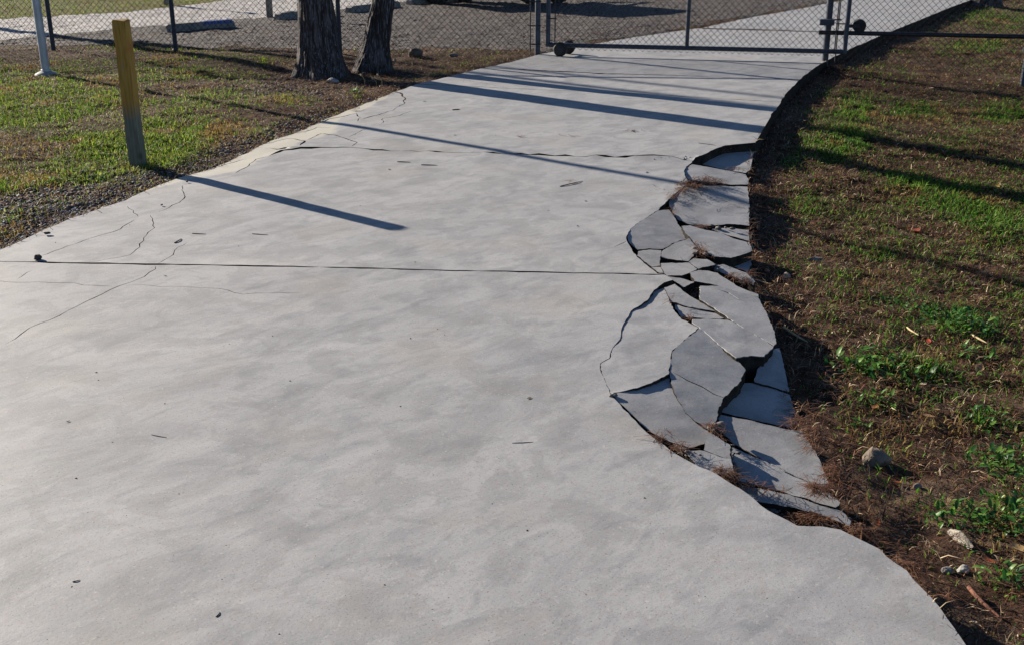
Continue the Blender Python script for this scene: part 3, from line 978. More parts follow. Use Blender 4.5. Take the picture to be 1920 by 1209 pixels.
# roller bracket at the right end
wr = MB().lathe([(.03, -.03), (.065, -.03), (.072, -.015), (.064, 0), (.072, .015), (.065, .03), (.03, .03)], (gl + .135, .05, .395), (0, 1, 0), 32).build("roller", M_RUBBER, gate, True)
MB().box((gl + .07, .0, .395), (.13, .035, .035), 0, .004).build("roller_bracket", M_DARKSTEEL, gate)

# fixed run right of the gate with its post
rp = np.array([3.525, 12.86])
rfence = empty("chain_link_fence", (rp[0], rp[1], 0))
tag(rfence, "short chain link fence on brown soil right of the gate, behind the track pipe", "fence")
rz0 = float(gz(rp[0], rp[1]))
add_to(rfence, MB().tube([(rp[0], rp[1], rz0 - .3), (rp[0], rp[1], 1.55)], .037, 18).lathe([(.04, 1.55), (.04, 1.59), (.015, 1.62)], (rp[0], rp[1], 0), n=18), "terminal_post", M_GALV)
gd2 = gd
RB = rp + gd2 * 3.1
add_me(rfence, chain_mesh(tuple(rp + gd2 * .10), tuple(RB), .0, 1.5, base=lambda p: -.10), "chain_link", M_WIRE)
add_to(rfence, MB().tube([(*(rp + gd2 * .11), rz0 + .05), (*(rp + gd2 * .11), 1.5)], .007, 8), "tension_bar", M_DARKSTEEL)
add_to(rfence, MB().tube([(*rp, 1.5), (*RB, 1.5)], .019, 12), "top_rail", M_GALV)
add_to(rfence, MB().tube([(*RB, -.5), (*RB, 1.55)], .03, 14), "line_post", M_GALV)
for z in (.45, .9, 1.25):
    a = rp + gd2 * .13
    add_to(rfence, MB().tube([(rp[0], rp[1] - .05, z), (a[0], a[1] - .02, z)], .008, 8), "brace_band", M_DARKSTEEL)

track = empty("track_pipe", (rp[0], rp[1], .3))
tag(track, "dark horizontal pipe rail right of the gate that carries its roller", "pipe rail")
off = np.array([-gd2[1], gd2[0]]) * -.09
pa = rp + off - gd2 * .10; pb = rp + off + gd2 * 2.75
add_to(track, MB().tube([(*pa, .315), (*pb, .315)], .024, 16), "rail", M_DARKSTEEL)
add_to(track, MB().box((rp[0] - .03, rp[1] - .05, .425), (.155, .10, .065), math.atan2(gd2[1], gd2[0]), .004), "clamp_block", M_GALV, False)
sp = rp + off + gd2 * 2.10
add_to(track, MB().tube([(*sp, -.45), (*sp, .20)], .028, 14), "support_post", M_GALV)
add_to(track, MB().box((sp[0], sp[1] - .02, .175), (.11, .075, .05), math.atan2(gd2[1], gd2[0]), .004), "bracket", M_DARKSTEEL, False)
add_to(track, MB().tube([(*sp, .19), (*sp, .30)], .012, 10), "spacer", M_GALV)

# ------------------------------------------------------------------ trees
def bark_mat():
    m, nt, b, out = nodes_of("furrowed_bark")
    tc = N(nt, "ShaderNodeNewGeometry").outputs["Position"]
    mp = N(nt, "ShaderNodeMapping"); mp.inputs["Scale"].default_value = (1, 1, .12)
    nt.links.new(tc, mp.inputs[0])
    n1 = noise(nt, mp.outputs[0], 26, 6, .7)
    n2 = noise(nt, mp.outputs[0], 80, 4, .7)
    n3 = noise(nt, tc, 3.5, 4, .6)
    c = ramp(nt, n1.outputs[0], [(.35, lin(28, 24, 23)), (.5, lin(58, 51, 50)), (.66, lin(104, 99, 101))]).outputs[0]
    c = mix(nt, ramp(nt, n2.outputs[0], [(.54, g3(0)), (.66, g3(.85))]).outputs[0], c, lin(146, 146, 154))
    c = mix(nt, ramp(nt, n3.outputs[0], [(.5, g3(0)), (.7, g3(.5))]).outputs[0], c, lin(50, 32, 26))
    nt.links.new(c, b.inputs["Base Color"])
    b.inputs["Roughness"].default_value = .85
    b.inputs["Specular IOR Level"].default_value = .3
    nt.links.new(bump(nt, n2.outputs[0], .8, .01, bump(nt, n1.outputs[0], 1.0, .03)), b.inputs["Normal"])
    return m


M_BARK = bark_mat()


def trunk_mesh(path, radii, flare, seed, n=110, m=220):
    path = [Vector(p) for p in path]
    hs = np.array([p.z for p in path])
    z = np.concatenate([np.linspace(hs[0], min(1.4, hs[-1]), int(m * .75)), np.linspace(min(1.4, hs[-1]), hs[-1], int(m * .25) + 1)[1:]])
    cx = np.interp(z, hs, [p.x for p in path]); cy = np.interp(z, hs, [p.y for p in path])
    rad = np.interp(z, hs, radii)
    th = np.linspace(0, 2 * np.pi, n, endpoint=False)
    TH, Z = np.meshgrid(th, z)
    RAD = rad[:, None] * np.ones_like(TH)
    RAD = RAD * (1 + .05 * np.sin(TH * 3 + seed) + .04 * np.sin(TH * 2 + Z * 1.2))
    fl = np.exp(-np.clip(Z - hs[0] - .2, 0, None) / .17)
    RAD += flare * fl * (.55 + .45 * np.clip(np.sin(TH * 5 + seed * 2) + .4 * np.sin(TH * 3 + seed), -.6, 1.2))
    k = 9 / math.pi
    cs, sn = np.cos(TH), np.sin(TH)
    rid = 0
    for s_, a_ in ((1.0, .016), (2.2, .008)):
        q = vnoise(TH * k * s_ * 1.6 + .6 * vnoise(TH * 3, Z * 3, seed + 7), Z * 2.6 * s_, seed + int(s_ * 10))
        rid = rid + (1 - np.abs(2 * q - 1)) * a_
    q = vnoise(TH * 20, Z * 7, seed + 3)
    rid = rid + np.where(q > .72, .007, 0)
    fade = np.clip(np.minimum(TH, 2 * np.pi - TH) / .25, 0, 1)
    RAD += rid * fade + .012 * (1 - fade)
    V = np.column_stack([(cx[:, None] + RAD * cs).ravel(), (cy[:, None] + RAD * sn).ravel(), Z.ravel()])
    mm = len(z)
    i, j = np.meshgrid(np.arange(mm - 1), np.arange(n), indexing='ij')
    a = i * n + j; b_ = i * n + (j + 1) % n
    T = np.concatenate([np.column_stack([a.ravel(), b_.ravel(), (b_ + n).ravel()]), np.column_stack([a.ravel(), (b_ + n).ravel(), (a + n).ravel()])])
    return np_mesh("trunk", V, T)


def leaf_cloud(centres, radii, n, size, seed, cols):
    rg = np.random.default_rng(seed)
    k = rg.integers(0, len(centres), n)
    d = rg.normal(size=(n, 3)); d /= np.linalg.norm(d, axis=1, keepdims=True)
    rr = rg.random(n) ** .45
    c = np.array(centres)[k] + d * (rr * np.array(radii)[k])[:, None] * np.array([1, 1, .7])
    u = rg.normal(size=(n, 3)); u /= np.linalg.norm(u, axis=1, keepdims=True)
    w = np.cross(u, rg.normal(size=(n, 3))); w /= np.linalg.norm(w, axis=1, keepdims=True)
    s = (size * (.6 + .8 * rg.random(n)))[:, None]
    V = np.stack([c - u * s, c + w * s * .4, c + u * s, c - w * s * .4], 1).reshape(-1, 3)
    b_ = np.arange(n) * 4
    T = np.concatenate([np.column_stack([b_, b_ + 1, b_ + 2]), np.column_stack([b_, b_ + 2, b_ + 3])])
    ci = np.array(cols)[rg.integers(0, len(cols), n)] * (.7 + .6 * rg.random((n, 1)))
    return np_mesh("crown", V, T, np.repeat(ci, 4, axis=0))


LEAFC = [lin(70, 96, 40), lin(88, 112, 48), lin(56, 82, 38)]


def tree(label, base, path, radii, flare, limbs, crowns, seed, nleaf=5000):
    t = empty("tree", base)
    tag(t, label, "tree")
    me = trunk_mesh(path, radii, flare, seed)
    shade_smooth(me)
    link("trunk", me, M_BARK, t)
    for pts, rs in limbs:
        MB().tube(pts, rs, 14).build("limb", M_BARK, t, True)
    link("crown", leaf_cloud([c[:3] for c in crowns], [c[3] for c in crowns], nleaf, .07, seed, LEAFC), M_LEAF, t)
    return t


T1 = P(604, 146, -.09); T2 = P(694, 140, -.09)
tree("thick furrowed tree trunk with a flared foot, the left of the pair by the fence", (T1[0] * .978, (T1[1] + .10) * .978, -.08),
     [(0, 0, -.25), (0.0, 0, .0), (-.02, 0, .4), (-.045, .0, 1.0), (-.08, 0, 2.4), (-.1, .1, 4.0), (0, .1, 5.6)],
     [.26, .22, .178, .146, .13, .115, .06], .14,
     [([(-.1, .05, 3.6), (-.8, .2, 4.6), (-1.4, .3, 5.6)], [.06, .05, .03]), ([(-.1, .1, 3.9), (.5, .6, 4.9), (.9, .9, 5.9)], [.06, .045, .03])],
     [(-.2, .2, 6.4, 1.2), (-1.3, .4, 6.0, 1.0), (.9, .9, 6.3, 1.0)], 5)
tree("slimmer leaning tree trunk, the right of the pair by the fence", (T2[0] * .98, (T2[1] + .20) * .98, -.08),
     [(0, 0, -.25), (0.0, 0, .0), (.05, 0, .3), (.19, 0, .95), (.42, .1, 2.1), (.7, .3, 3.6), (.9, .4, 5.2)],
     [.19, .165, .12, .088, .072, .058, .035], .11,
     [([(.33, .06, 1.7), (.25, .5, 2.6), (.15, 1.1, 3.8), (.1, 1.6, 5.2)], [.055, .045, .04, .03]), ([(.6, .25, 3.2), (1.2, .2, 4.2), (1.6, .1, 5.0)], [.04, .03, .02])],
     [(.9, .5, 5.8, 1.1), (.1, 1.7, 5.9, 1.1), (1.7, .1, 5.6, .9)], 9)
T3 = P(1853, 14, -.12)
tree("dark tree trunk behind the right fence, at the top right beside the far driveway edge", (T3[0], T3[1] + .22, -.12),
     [(0, 0, -.2), (0, 0, 0), (.02, 0, .4), (.0, .05, 1.5), (-.1, .1, 3.5), (0, .1, 6)],
     [.28, .25, .2, .18, .15, .07], .09, [([(-.1, .1, 3.3), (-.9, .3, 4.6), (-1.5, .4, 6)], [.07, .05, .03])],
     [(0, .2, 6.6, 1.4), (-1.4, .4, 6.4, 1.2)], 14, 3500)

def added_bare_tree():
    b0 = (-12.2, 20.6, -.1)
    t = empty("added_bare_tree", b0)  # added tree, itself unseen, placed to cast shadows on lot and driveway
    tag(t, "added bare forked tree, unseen beyond the left picture edge, to throw soft shadows on the far driveway", "tree")
    me = trunk_mesh([(0, 0, -.2), (0, 0, 0), (0, 0, 1), (0, 0, 4.2), (0, 0, 7.5)], [.16, .14, .11, .09, .05], .06, 31)
    shade_smooth(me); link("trunk", me, M_BARK, t)
    for pts, rs in [([(0, 0, 3.2), (.3, .5, 4.2), (.45, .85, 5.4), (.5, .95, 8.2)], [.08, .075, .07, .05]), ([(0, 0, 3.6), (.5, .9, 4.6), (.8, 1.25, 5.6), (.85, 1.35, 8.0)], [.06, .055, .05, .04]),
                    ([(.45, .85, 5.4), (.2, 1.1, 6.6), (.1, 1.2, 8)], [.04, .035, .02])]:
        MB().tube(pts, rs, 14).build("limb", M_BARK, t, True)


added_bare_tree()

# ------------------------------------------------------------------ behind the fence: wheel stops, bollard, trailer, hedge
def wheel_stop(u0, v0, u1, v1, label, blue=False):
    a = Vector(P(u0, v0)); b = Vector(P(u1, v1))
    L = max((b - a).length, .4)
    t = empty("parking_block", ((a + b) / 2), math.atan2(b.y - a.y, b.x - a.x))
    t.location.z = -.03
    tag(t, label, "wheel stop", "concrete wheel stops along the gravel car park")
    prof = [(-.085, 0), (-.085, .05), (-.055, .13), (.055, .13), (.085, .05), (.085, 0)]
    mb = MB()
    k = len(prof)
    xs = [-L / 2, -L / 2 + .06, L / 2 - .06, L / 2]
    vs, fs = [], []
    for i, x in enumerate(xs):
        s = .8 if i in (0, 3) else 1
        vs += [(x, p * (1 if i in (1, 2) else .95), q * s) for p, q in prof]
    for i in range(3):
        for j in range(k): fs.append((i * k + j, i * k + (j + 1) % k, (i + 1) * k + (j + 1) % k, (i + 1) * k + j))
    fs += [tuple(range(k)), tuple(range(3 * k, 4 * k))]
    mb.add(vs, fs)
    mb.build("block", M_STOP, t)
    if blue:
        pb_ = MB()
        for i in range(9):
            x = .05 + i * .052
            pb_.add([(x, -.0735, .088), (x + .034, -.0735, .088), (x + .034, -.0605, .123), (x, -.0605, .123)], [(0, 1, 2, 3)])
            pb_.add([(x, -.058, .1325), (x + .034, -.058, .1325), (x + .034, .05, .1325), (x, .05, .1325)], [(0, 1, 2, 3)])
        pb_.build("blue_paint", M_BLUE, t)


M_STOP = simple_mat("stop_concrete", lin(96, 94, 92), lin(138, 135, 132), 18, .85, 0, .3, .006)
wheel_stop(308, 60, 436, 50, "low concrete wheel stop marked with blue paint, nearest the yellow post", True)
wheel_stop(520, 37, 622, 28, "plain wheel stop partly hidden behind the thick tree trunk")
wheel_stop(654, 24, 745, 13, "plain wheel stop seen between the two tree trunks")
wheel_stop(767, 9, 862, 1, "wheel stop at the top edge just left of the trailer tyres")

bl = P(506, 31)
MB().box((0, 0, .5), (.09, .09, 1.1), 0, .006).build("timber_bollard", simple_mat("old_timber", lin(112, 104, 92), lin(150, 142, 128), 30, .85, 0, .3, .004, (1, 1, .1)), None)
bo = bpy.data.objects["timber_bollard"]; bo.location = (bl[0], bl[1], -.02)
tag(bo, "square weathered timber bollard beyond the fence, left of the thick tree trunk", "post")
bl = P(313, 10)
MB().box((0, 0, .45), (.08, .08, 1.0), 0, .006).build("timber_bollard", bpy.data.materials["old_timber"], None)
bo = bpy.data.objects["timber_bollard.001"]; bo.location = (bl[0], bl[1], -.02)
tag(bo, "dark far bollard at the top edge on the green verge behind a fence post", "post")


def trailer():
    pts = [P(820, 9, -.02), P(872, 5, -.02), P(995, 8, -.02), P(1045, 7, -.02)]
    c = Vector(pts[0]).lerp(Vector(pts[3]), .5)
    d = (Vector(pts[1]) - Vector(pts[0]) + Vector(pts[3]) - Vector(pts[2])); d.z = 0; d.normalize()
    ang = math.atan2(d.y, d.x)
    t = empty("utility_trailer", (c.x, c.y, -.02), ang)
    tag(t, "tandem trailer parked on the gravel, only the feet of its black tyres in view", "trailer")
    M = Matrix.Rotation(-ang, 4, 'Z')
    for i, p in enumerate(pts):
        q = M @ (Vector(p) - Vector((c.x, c.y, -.02)))
        w = MB().lathe([(.17, -.09), (.27, -.1), (.315, -.08), (.33, 0), (.315, .08), (.27, .1), (.17, .09)], (q.x, q.y, .33), (0, 1, 0), 40).build("wheel", M_RUBBER, t, True)
        MB().lathe([(.04, -.085), (.168, -.06), (.168, .06), (.04, .085)], (q.x, q.y, .33), (0, 1, 0), 24).build("rim", M_BLUE if i == 2 else M_GALV, w, True)
    MB().box((0, 0, .50), (2.6, 1.0, .10), 0, .01).build("chassis", M_DARKSTEEL, t)
    MB().box((0, 0, .86), (1.9, 1.05, .60), 0, .02).build("bed", M_DARKSTEEL, t)
    MB().tube([(1.3, .4, .5), (2.2, 0, .5)], .04, 10).tube([(1.3, -.4, .5), (2.2, 0, .5)], .04, 10).build("drawbar", M_DARKSTEEL, t, True)


trailer()


# ------------------------------------------------------------------ ground cover
def project(u, v, it=4):
    """pixel arrays to points on the ground"""
    z = np.full(u.shape, -.05)
    for _ in range(it):
        x = (u - 960) / F_PX; y = (604.5 - v) / F_PX
        dy = CT + y * ST; dz = -ST + y * CT
        dz = np.minimum(dz, -.02)
        t = (z - CAM_H) / dz
        X, Y = x * t, dy * t
        z = gz(X, Y)
    return X, Y, z


def sample_px(n, box):
    u = RNG.uniform(box[0], box[2], n); v = RNG.uniform(box[1], box[3], n)
    X, Y, Z = project(u, v)
    return u, v, X, Y, Z


def blob(u, v, cu, cv, ru, rv): return np.exp(-(((u - cu) / ru) ** 2 + ((v - cv) / rv) ** 2))


GREEN_R = [(1605, 205, 30, 18, 1.4), (1720, 212, 50, 14, 1.6), (1590, 265, 26, 20, 1.3), (1480, 310, 20, 14, .9), (1560, 300, 30, 14, .7), (1790, 375, 70, 26, 1.5), (1870, 400, 70, 40, 1.4),
           (1700, 345, 40, 18, .9), (1880, 215, 60, 20, .9), (1640, 480, 40, 14, .6), (1690, 610, 35, 20, .8), (1800, 610, 50, 30, .9),
           (1640, 690, 60, 22, .7), (1740, 690, 50, 22, .6), (1900, 880, 40, 40, .9), (1820, 800, 40, 25, .8), (1890, 970, 50, 40, .9), (1780, 960, 30, 20, .6),
           (1900, 1080, 30, 30, .6), (1760, 590, 40, 16, .8), (1850, 30, 60, 20, .4), (1890, 40, 60, 20, 1.2), (1840, 85, 60, 12, 1.2), (1780, 30, 40, 6, 1.1), (1510, 380, 30, 20, .5), (1560, 255, 60, 30, .5), (1900, 560, 40, 40, .5)]


def green_right(u, v, x, y):
    g = fbm(x * 2.3, y * 2.3, 61, 4)
    d = .28 * smooth(.46, .62, g) + .13
    for cu, cv, ru, rv, k in GREEN_R: d = d + k * blob(u, v, cu, cv, ru, rv)
    dr = x - XR(y)
    return np.clip(d, 0, 1) * smooth(.06, .35, dr + .15 * (g - .5))


def green_left(u, v, x, y):
    g = fbm(x * 1.8, y * 1.8, 71, 4)
    d = .34 + .85 * smooth(.36, .54, g)
    d = d * (1 - .93 * np.clip(blob(u, v, 600, 170, 210, 62) + blob(u, v, 760, 125, 190, 30) + .8 * blob(u, v, 540, 232, 110, 26) + .7 * blob(u, v, 90, 108, 170, 14) + .5 * blob(u, v, 470, 280, 60, 20), 0, 1))
    d = d * (1 - .85 * smooth(12.9, 13.6, y - .4 * (g - .5)))
    # stony strip along the driveway
    dl = XL(y) - x
    strip = .34 + .55 * smooth(7.4, 6.2, y) * smooth(3.5, 5, y)
    d = d * (1 - .9 * smooth(strip + .15, strip - .15, dl + .25 * (g - .5)))
    for cu, cv, ru, rv, k in [(500, 116, 16, 7, 1.2), (535, 188, 30, 9, 1.2), (580, 190, 14, 7, .8), (668, 178, 12, 7, .8), (210, 300, 60, 22, .8), (130, 320, 40, 12, .8), (30, 420, 30, 20, .6), (320, 275, 40, 14, .8), (10, 445, 25, 12, .9),
                              (200, 345, 60, 10, .4), (90, 385, 60, 20, .18), (250, 365, 30, 10, .4), (340, 100, 60, 8, .6), (230, 92, 50, 8, .6)]:
        d = d + k * blob(u, v, cu, cv, ru, rv)
    return np.clip(d, 0, 1) * smooth(.0, .08, dl)


def blades(X, Y, Z, length, width, lean, cols, rg):
    """bent tapering blades as one mesh"""
    n = len(X)
    th = rg.uniform(0, 2 * np.pi, n)
    dx, dy = np.cos(th), np.sin(th)
    L = length; w = width
    ln = lean
    up = np.cos(ln); ho = np.sin(ln)
    b0 = np.stack([X, Y, Z - .004], 1)
    curl = rg.uniform(.2, .6, n)
    m1 = b0 + np.stack([dx * L * .5 * ho * .8, dy * L * .5 * ho * .8, L * .5 * up + .004 + L * .10 * ho], 1)
    tp = b0 + np.stack([dx * L * ho, dy * L * ho, L * up * (1 - curl * ho * .7) + .006], 1)
    px, py = -dy, dx
    tw = rg.uniform(-.8, .8, n)
    ox = np.stack([px * np.cos(tw), py * np.cos(tw), np.sin(tw)], 1) * (w * .5)[:, None]
    V = np.stack([b0 - ox, b0 + ox, m1 - ox * .85, m1 + ox * .85, tp], 1).reshape(-1, 3)
    k = np.arange(n) * 5
    T = np.concatenate([np.column_stack([k, k + 1, k + 3]), np.column_stack([k, k + 3, k + 2]), np.column_stack([k + 2, k + 3, k + 4])])
    return V, T, np.repeat(cols, 5, axis=0)


def pal(n, cols, rg, var=.3):
    c = np.array(cols)[rg.integers(0, len(cols), n)]
    return np.clip(c * (1 - var + 2 * var * rg.random((n, 1))), 0, 1)


def off_drive(X, Y, m=.0):
    return (X > XR(Y) + m) | (X < XL(Y) - m)


BOX = (-420, -70, 2350, 1330)
GREENS_R = [lin(76, 122, 38), lin(98, 144, 48), lin(58, 98, 34), lin(118, 146, 58)]
GREENS_L = [lin(98, 138, 46), lin(132, 160, 56), lin(78, 114, 40), lin(160, 172, 76), lin(118, 126, 56)]
DRYS = [lin(100, 74, 54), lin(130, 102, 74), lin(76, 53, 40), lin(174, 150, 118), lin(60, 43, 35), lin(108, 68, 48), lin(50, 37, 31), lin(208, 188, 156), lin(128, 84, 56)]


def keep_density(u, v, X, Y, want, nsamp):
    """thin the near samples so that no more than `want` stand on a square metre"""
    per_px = nsamp / ((BOX[2] - BOX[0]) * (BOX[3] - BOX[1]))
    dep = np.maximum(Y * CT + CAM_H * ST, .3)
    px_m2 = (F_PX / dep) ** 2 * (CAM_H / np.hypot(np.hypot(X, Y), CAM_H))
    return RNG.random(len(X)) < np.clip(want / (per_px * px_m2), 0, 1)


def make_grass():
    Vs, Ts, Cs = [], [], []
    off = 0
    n = 1500000
    u, v, X, Y, Z = sample_px(n, BOX)
    right = X > XR(Y)
    g = np.where(right, green_right(u, v, X, Y), green_left(u, v, X, Y))
    lotm = zone_lot(X, Y) & ~zone_verge(X, Y)
    g = np.where(lotm, 0.03 * (fbm(X * 2, Y * 2, 4) > .55), g)
    g = np.where(zone_road(X, Y), 0, g)
    g = np.where(zone_verge(X, Y), .95, g)
    ok = off_drive(X, Y, .015) & (Y < 40) & (Y > 1.2) & keep_density(u, v, X, Y, 4200, n) & (RNG.random(n) < g)
    X, Y, Z, right, gg = X[ok], Y[ok], Z[ok], right[ok], g[ok]
    k = len(X)
    tall = fbm(X * 3, Y * 3, 81, 3)
    L = (.018 + .045 * gg * tall) * (.6 + .8 * RNG.random(k)) * np.where(right, 1.15, .95)
    W = (.0035 + .0025 * RNG.random(k)) * (1 + .05 * Y)
    ln = RNG.uniform(.3, 1.35, k)
    c = np.where(right[:, None], pal(k, GREENS_R, RNG), pal(k, GREENS_L, RNG))
    dry = (fbm(X * 2.7, Y * 2.7, 91, 4) + RNG.normal(0, .06, k)) > np.where(right, .64, .63)
    c = np.where(dry[:, None], pal(k, [lin(150, 130, 72), lin(132, 104, 62), lin(160, 146, 92)], RNG), c)
    V, T, C = blades(X, Y, Z, L, W, ln, c, RNG)
    tag(link("grass", np_mesh("grass", V, T, C), M_GREEN_TINT), "short patchy green grass on both sides of the driveway", "grass", kind="stuff")
    return k


def make_dry():
    n = 1500000
    u, v, X, Y, Z = sample_px(n, BOX)
    right = X > XR(Y)
    g = np.where(right, .8, .32)
    nz = fbm(X * 2.1, Y * 2.1, 33, 4)
    bare = smooth(.60, .72, nz)
    g = g * (1 - .45 * bare) * (1 - np.clip(.8 * blob(u, v, 1640, 850, 60, 30) + .7 * blob(u, v, 1830, 1100, 90, 60) + .6 * blob(u, v, 1570, 790, 40, 40) + .5 * blob(u, v, 1750, 140, 160, 25) + .5 * blob(u, v, 1470, 480, 40, 40), 0, 1))
    dl = XL(Y) - X
    g = np.where(~right, g * (1 - .3 * smooth(.8, .3, dl) * smooth(7.4, 6.4, Y)) + .45 * (blob(u, v, 620, 150, 230, 50) + blob(u, v, 90, 108, 170, 16)), g)
    g = np.where(zone_lot(X, Y) & ~zone_verge(X, Y), .04, g)
    g = np.where(zone_road(X, Y), 0, g)
    # beneath the broken pieces and in their gaps
    creep = .035 * vnoise(Y * 4, X * 0, 77) - .012
    on_slab = ~off_drive(X, Y, 0)
    Z = np.where(on_slab, drive_z(X, Y) + .002, Z)
    ok = off_drive(X, Y, -creep) & (Y < 30) & (Y > 1.2) & keep_density(u, v, X, Y, 6500, n) & (RNG.random(n) < g)
    X, Y, Z, right = X[ok], Y[ok], Z[ok], right[ok]
    k = len(X)
    L = (.014 + .06 * RNG.random(k) ** 2)
    W = (.0014 + .003 * RNG.random(k) ** 2) * (1 + .06 * Y)
    ln = RNG.uniform(.85, 1.56, k)
    c = pal(k, DRYS, RNG, .35)
    V, T, C = blades(X, Y, Z, L, W, ln, c, RNG)
    tag(link("dry_grass", np_mesh("dry_grass", V, T, C), M_DRY_TINT), "dry brown thatch of dead grass beside the driveway", "dry grass", kind="stuff")
    return k


NEEDLE_C = [lin(88, 58, 42), lin(112, 78, 56), lin(68, 44, 33), lin(136, 100, 74)]


def needle_strips(X, Y, Z, rg, Lr=(.07, .16), flat=.02, along=None, spread=3.2):
    """long thin pine needles, three to a bundle, lying about"""
    n = len(X) * 3
    X, Y, Z = np.repeat(X, 3), np.repeat(Y, 3), np.repeat(Z, 3)
    th = np.repeat(rg.uniform(0, np.pi * 2, n // 3) if along is None else along + rg.normal(0, spread, n // 3), 3) + rg.normal(0, .3, n)
    L = rg.uniform(*Lr, n)
    bend = rg.normal(0, .55, n)
    k = 4
    pts = []
    for i in range(k):
        s = i / (k - 1)
        a = th + bend * s
        pts.append(np.stack([X + np.cos(a) * L * (s - .3), Y + np.sin(a) * L * (s - .3), Z + flat * np.sin(s * np.pi) * rg.uniform(.1, 1.2, n) + .003 + .006 * rg.random(n)], 1))
    w = (.0004 + .0004 * rg.random(n)) * (1 + .09 * Y)
    px, py = -np.sin(th), np.cos(th)
    o = np.stack([px * w, py * w, w * 0], 1)
    V = np.stack([q for p in pts for q in (p - o, p + o)], 1).reshape(-1, 3)
    b_ = np.arange(n) * 2 * k
    T = []
    for i in range(k - 1):
        j = b_ + 2 * i
        T += [np.column_stack([j, j + 1, j + 3]), np.column_stack([j, j + 3, j + 2])]
    return V, np.concatenate(T), np.repeat(pal(n, NEEDLE_C, rg), 2 * k, axis=0)


def make_needles():
    n = 420000
    u, v, X, Y, Z = sample_px(n, BOX)
    dr = X - XR(Y); dl = XL(Y) - X
    nz = fbm(X * 2.6, Y * 2.6, 43, 4)
    g = np.where(dr > 0, .26 + .6 * np.exp(-np.clip(dr - .02, 0, 9) / .13) * (.3 + 1.2 * smooth(.4, .6, nz)) + .30 * smooth(.56, .68, nz), 0)
    g = g + np.where(dl > 0, .5 * blob(u, v, 680, 150, 230, 45) + .25 * blob(u, v, 90, 108, 170, 16) + .1, 0)
    g = np.where((Y > 13.3) & (dl > 0), .25 * (nz > .55), g)
    creep = .05 * vnoise(Y * 4, X * 0, 78) - .015
    Z = np.where(~off_drive(X, Y, 0), drive_z(X, Y) + .002, Z)
    ok = off_drive(X, Y, -creep) & (Y < 26) & ((Y < 2.75) | (Y > 7.8) | off_drive(X, Y, .005)) & (Y > 1.2) & keep_density(u, v, X, Y, 420, n) & (RNG.random(n) < g)
    sets = [needle_strips(X[ok], Y[ok], Z[ok] + .004, RNG)]
    # tufts caught in the cracks and gaps of the broken edge and on the slabs: photo pixel, radius px, count, height, direction
    TUFTS = [(1262, 376, 9, 5, 26, -.01), (1275, 362, 10, 6, 32, -.01), (1290, 349, 16, 6, 60, -.005), (1305, 350, 22, 9, 130, 0.0), (1325, 344, 18, 5, 60, -.005), (1345, 345, 14, 4, 34, -.01),
             (1352, 285, 20, 5, 50, -.04), (1385, 281, 18, 4, 28, -.05), (1382, 322, 18, 3, 24, -.04), (1262, 398, 6, 8, 14, -.01), (1310, 470, 10, 7, 26, -.03), (1318, 478, 10, 6, 26, -.03), (1300, 430, 14, 3, 16, -.06), (1320, 428, 14, 3, 16, -.07),
             (1375, 524, 12, 6, 30, -.06), (1395, 534, 14, 6, 36, -.08), (1298, 545, 8, 10, 55, -.08), (1305, 556, 8, 10, 50, -.08), (1290, 600, 6, 6, 14, -.03), (1260, 567, 6, 7, 10, 0), (1330, 805, 10, 5, 22, -.03), (1350, 818, 14, 6, 22, -.05), (1240, 825, 16, 8, 26, -.012), (1270, 845, 16, 8, 30, -.012),
             (1350, 890, 16, 5, 34, -.03), (1372, 902, 12, 8, 46, -.05), (1400, 915, 24, 6, 26, -.06), (1440, 921, 30, 6, 18, -.07), (1480, 972, 18, 8, 40, -.12), (1520, 985, 30, 6, 46, -.12), (1450, 960, 12, 8, 22, -.12), (1525, 925, 6, 10, 26, -.05), (1550, 930, 18, 8, 40, -.1),
             (1500, 800, 22, 6, 24, -.1), (1525, 830, 14, 20, 50, -.1), (1560, 900, 14, 20, 70, -.1), (1400, 700, 16, 14, 30, -.15), (1390, 740, 10, 20, 26, -.16), (1365, 760, 8, 12, 18, -.15), (1410, 440, 8, 60, 50, -.1), (1408, 360, 6, 50, 30, -.1), (1410, 520, 12, 8, 30, -.1),
             (1615, 1012, 26, 8, 40, -.06), (1700, 1078, 26, 14, 40, -.08), (1765, 1150, 24, 20, 40, -.08), (1265, 350, 60, 18, 5, 0), (665, 206, 10, 3, 18, 0), (1070, 343, 14, 3, 8, .0), (1380, 388, 16, 6, 7, -.03), (1380, 57, 60, 2, 60, 0), (1470, 60, 50, 2, 50, 0), (1270, 105, 14, 1.2, 7, 0), (1310, 80, 10, 1, 6, 0), (980, 259, 10, 1, 7, 0), (1058, 257, 20, 1, 6, 0), (1185, 248, 14, 1, 8, 0)]
    for cu, cv, ru, rv, cnt, zz in TUFTS:
        cnt = max(4, int(cnt * (.8 if cv < 500 else 1.3 if cu > 1490 else .6)))
        uu = cu + RNG.normal(0, ru * .6, cnt); vv = cv + RNG.normal(0, rv * .6, cnt)
        pts = np.array([P(a, b_, zz) for a, b_ in zip(uu, vv)])
        dn = min(1, cnt / 40)
        sets.append(needle_strips(pts[:, 0], pts[:, 1], pts[:, 2] + RNG.random(cnt) * .02 * dn + .003, RNG, (.03, .10), .010 * dn + .003))
    off, Vs, Ts, Cs = 0, [], [], []
    for V, T, C in sets:
        Vs.append(V); Ts.append(T + off); Cs.append(C); off += len(V)
    tag(link("pine_needles", np_mesh("pine_needles", np.concatenate(Vs), np.concatenate(Ts), np.concatenate(Cs)), M_NEEDLE), "reddish brown pine needles drifted along the driveway edge and in its cracks", "pine needles", kind="stuff")


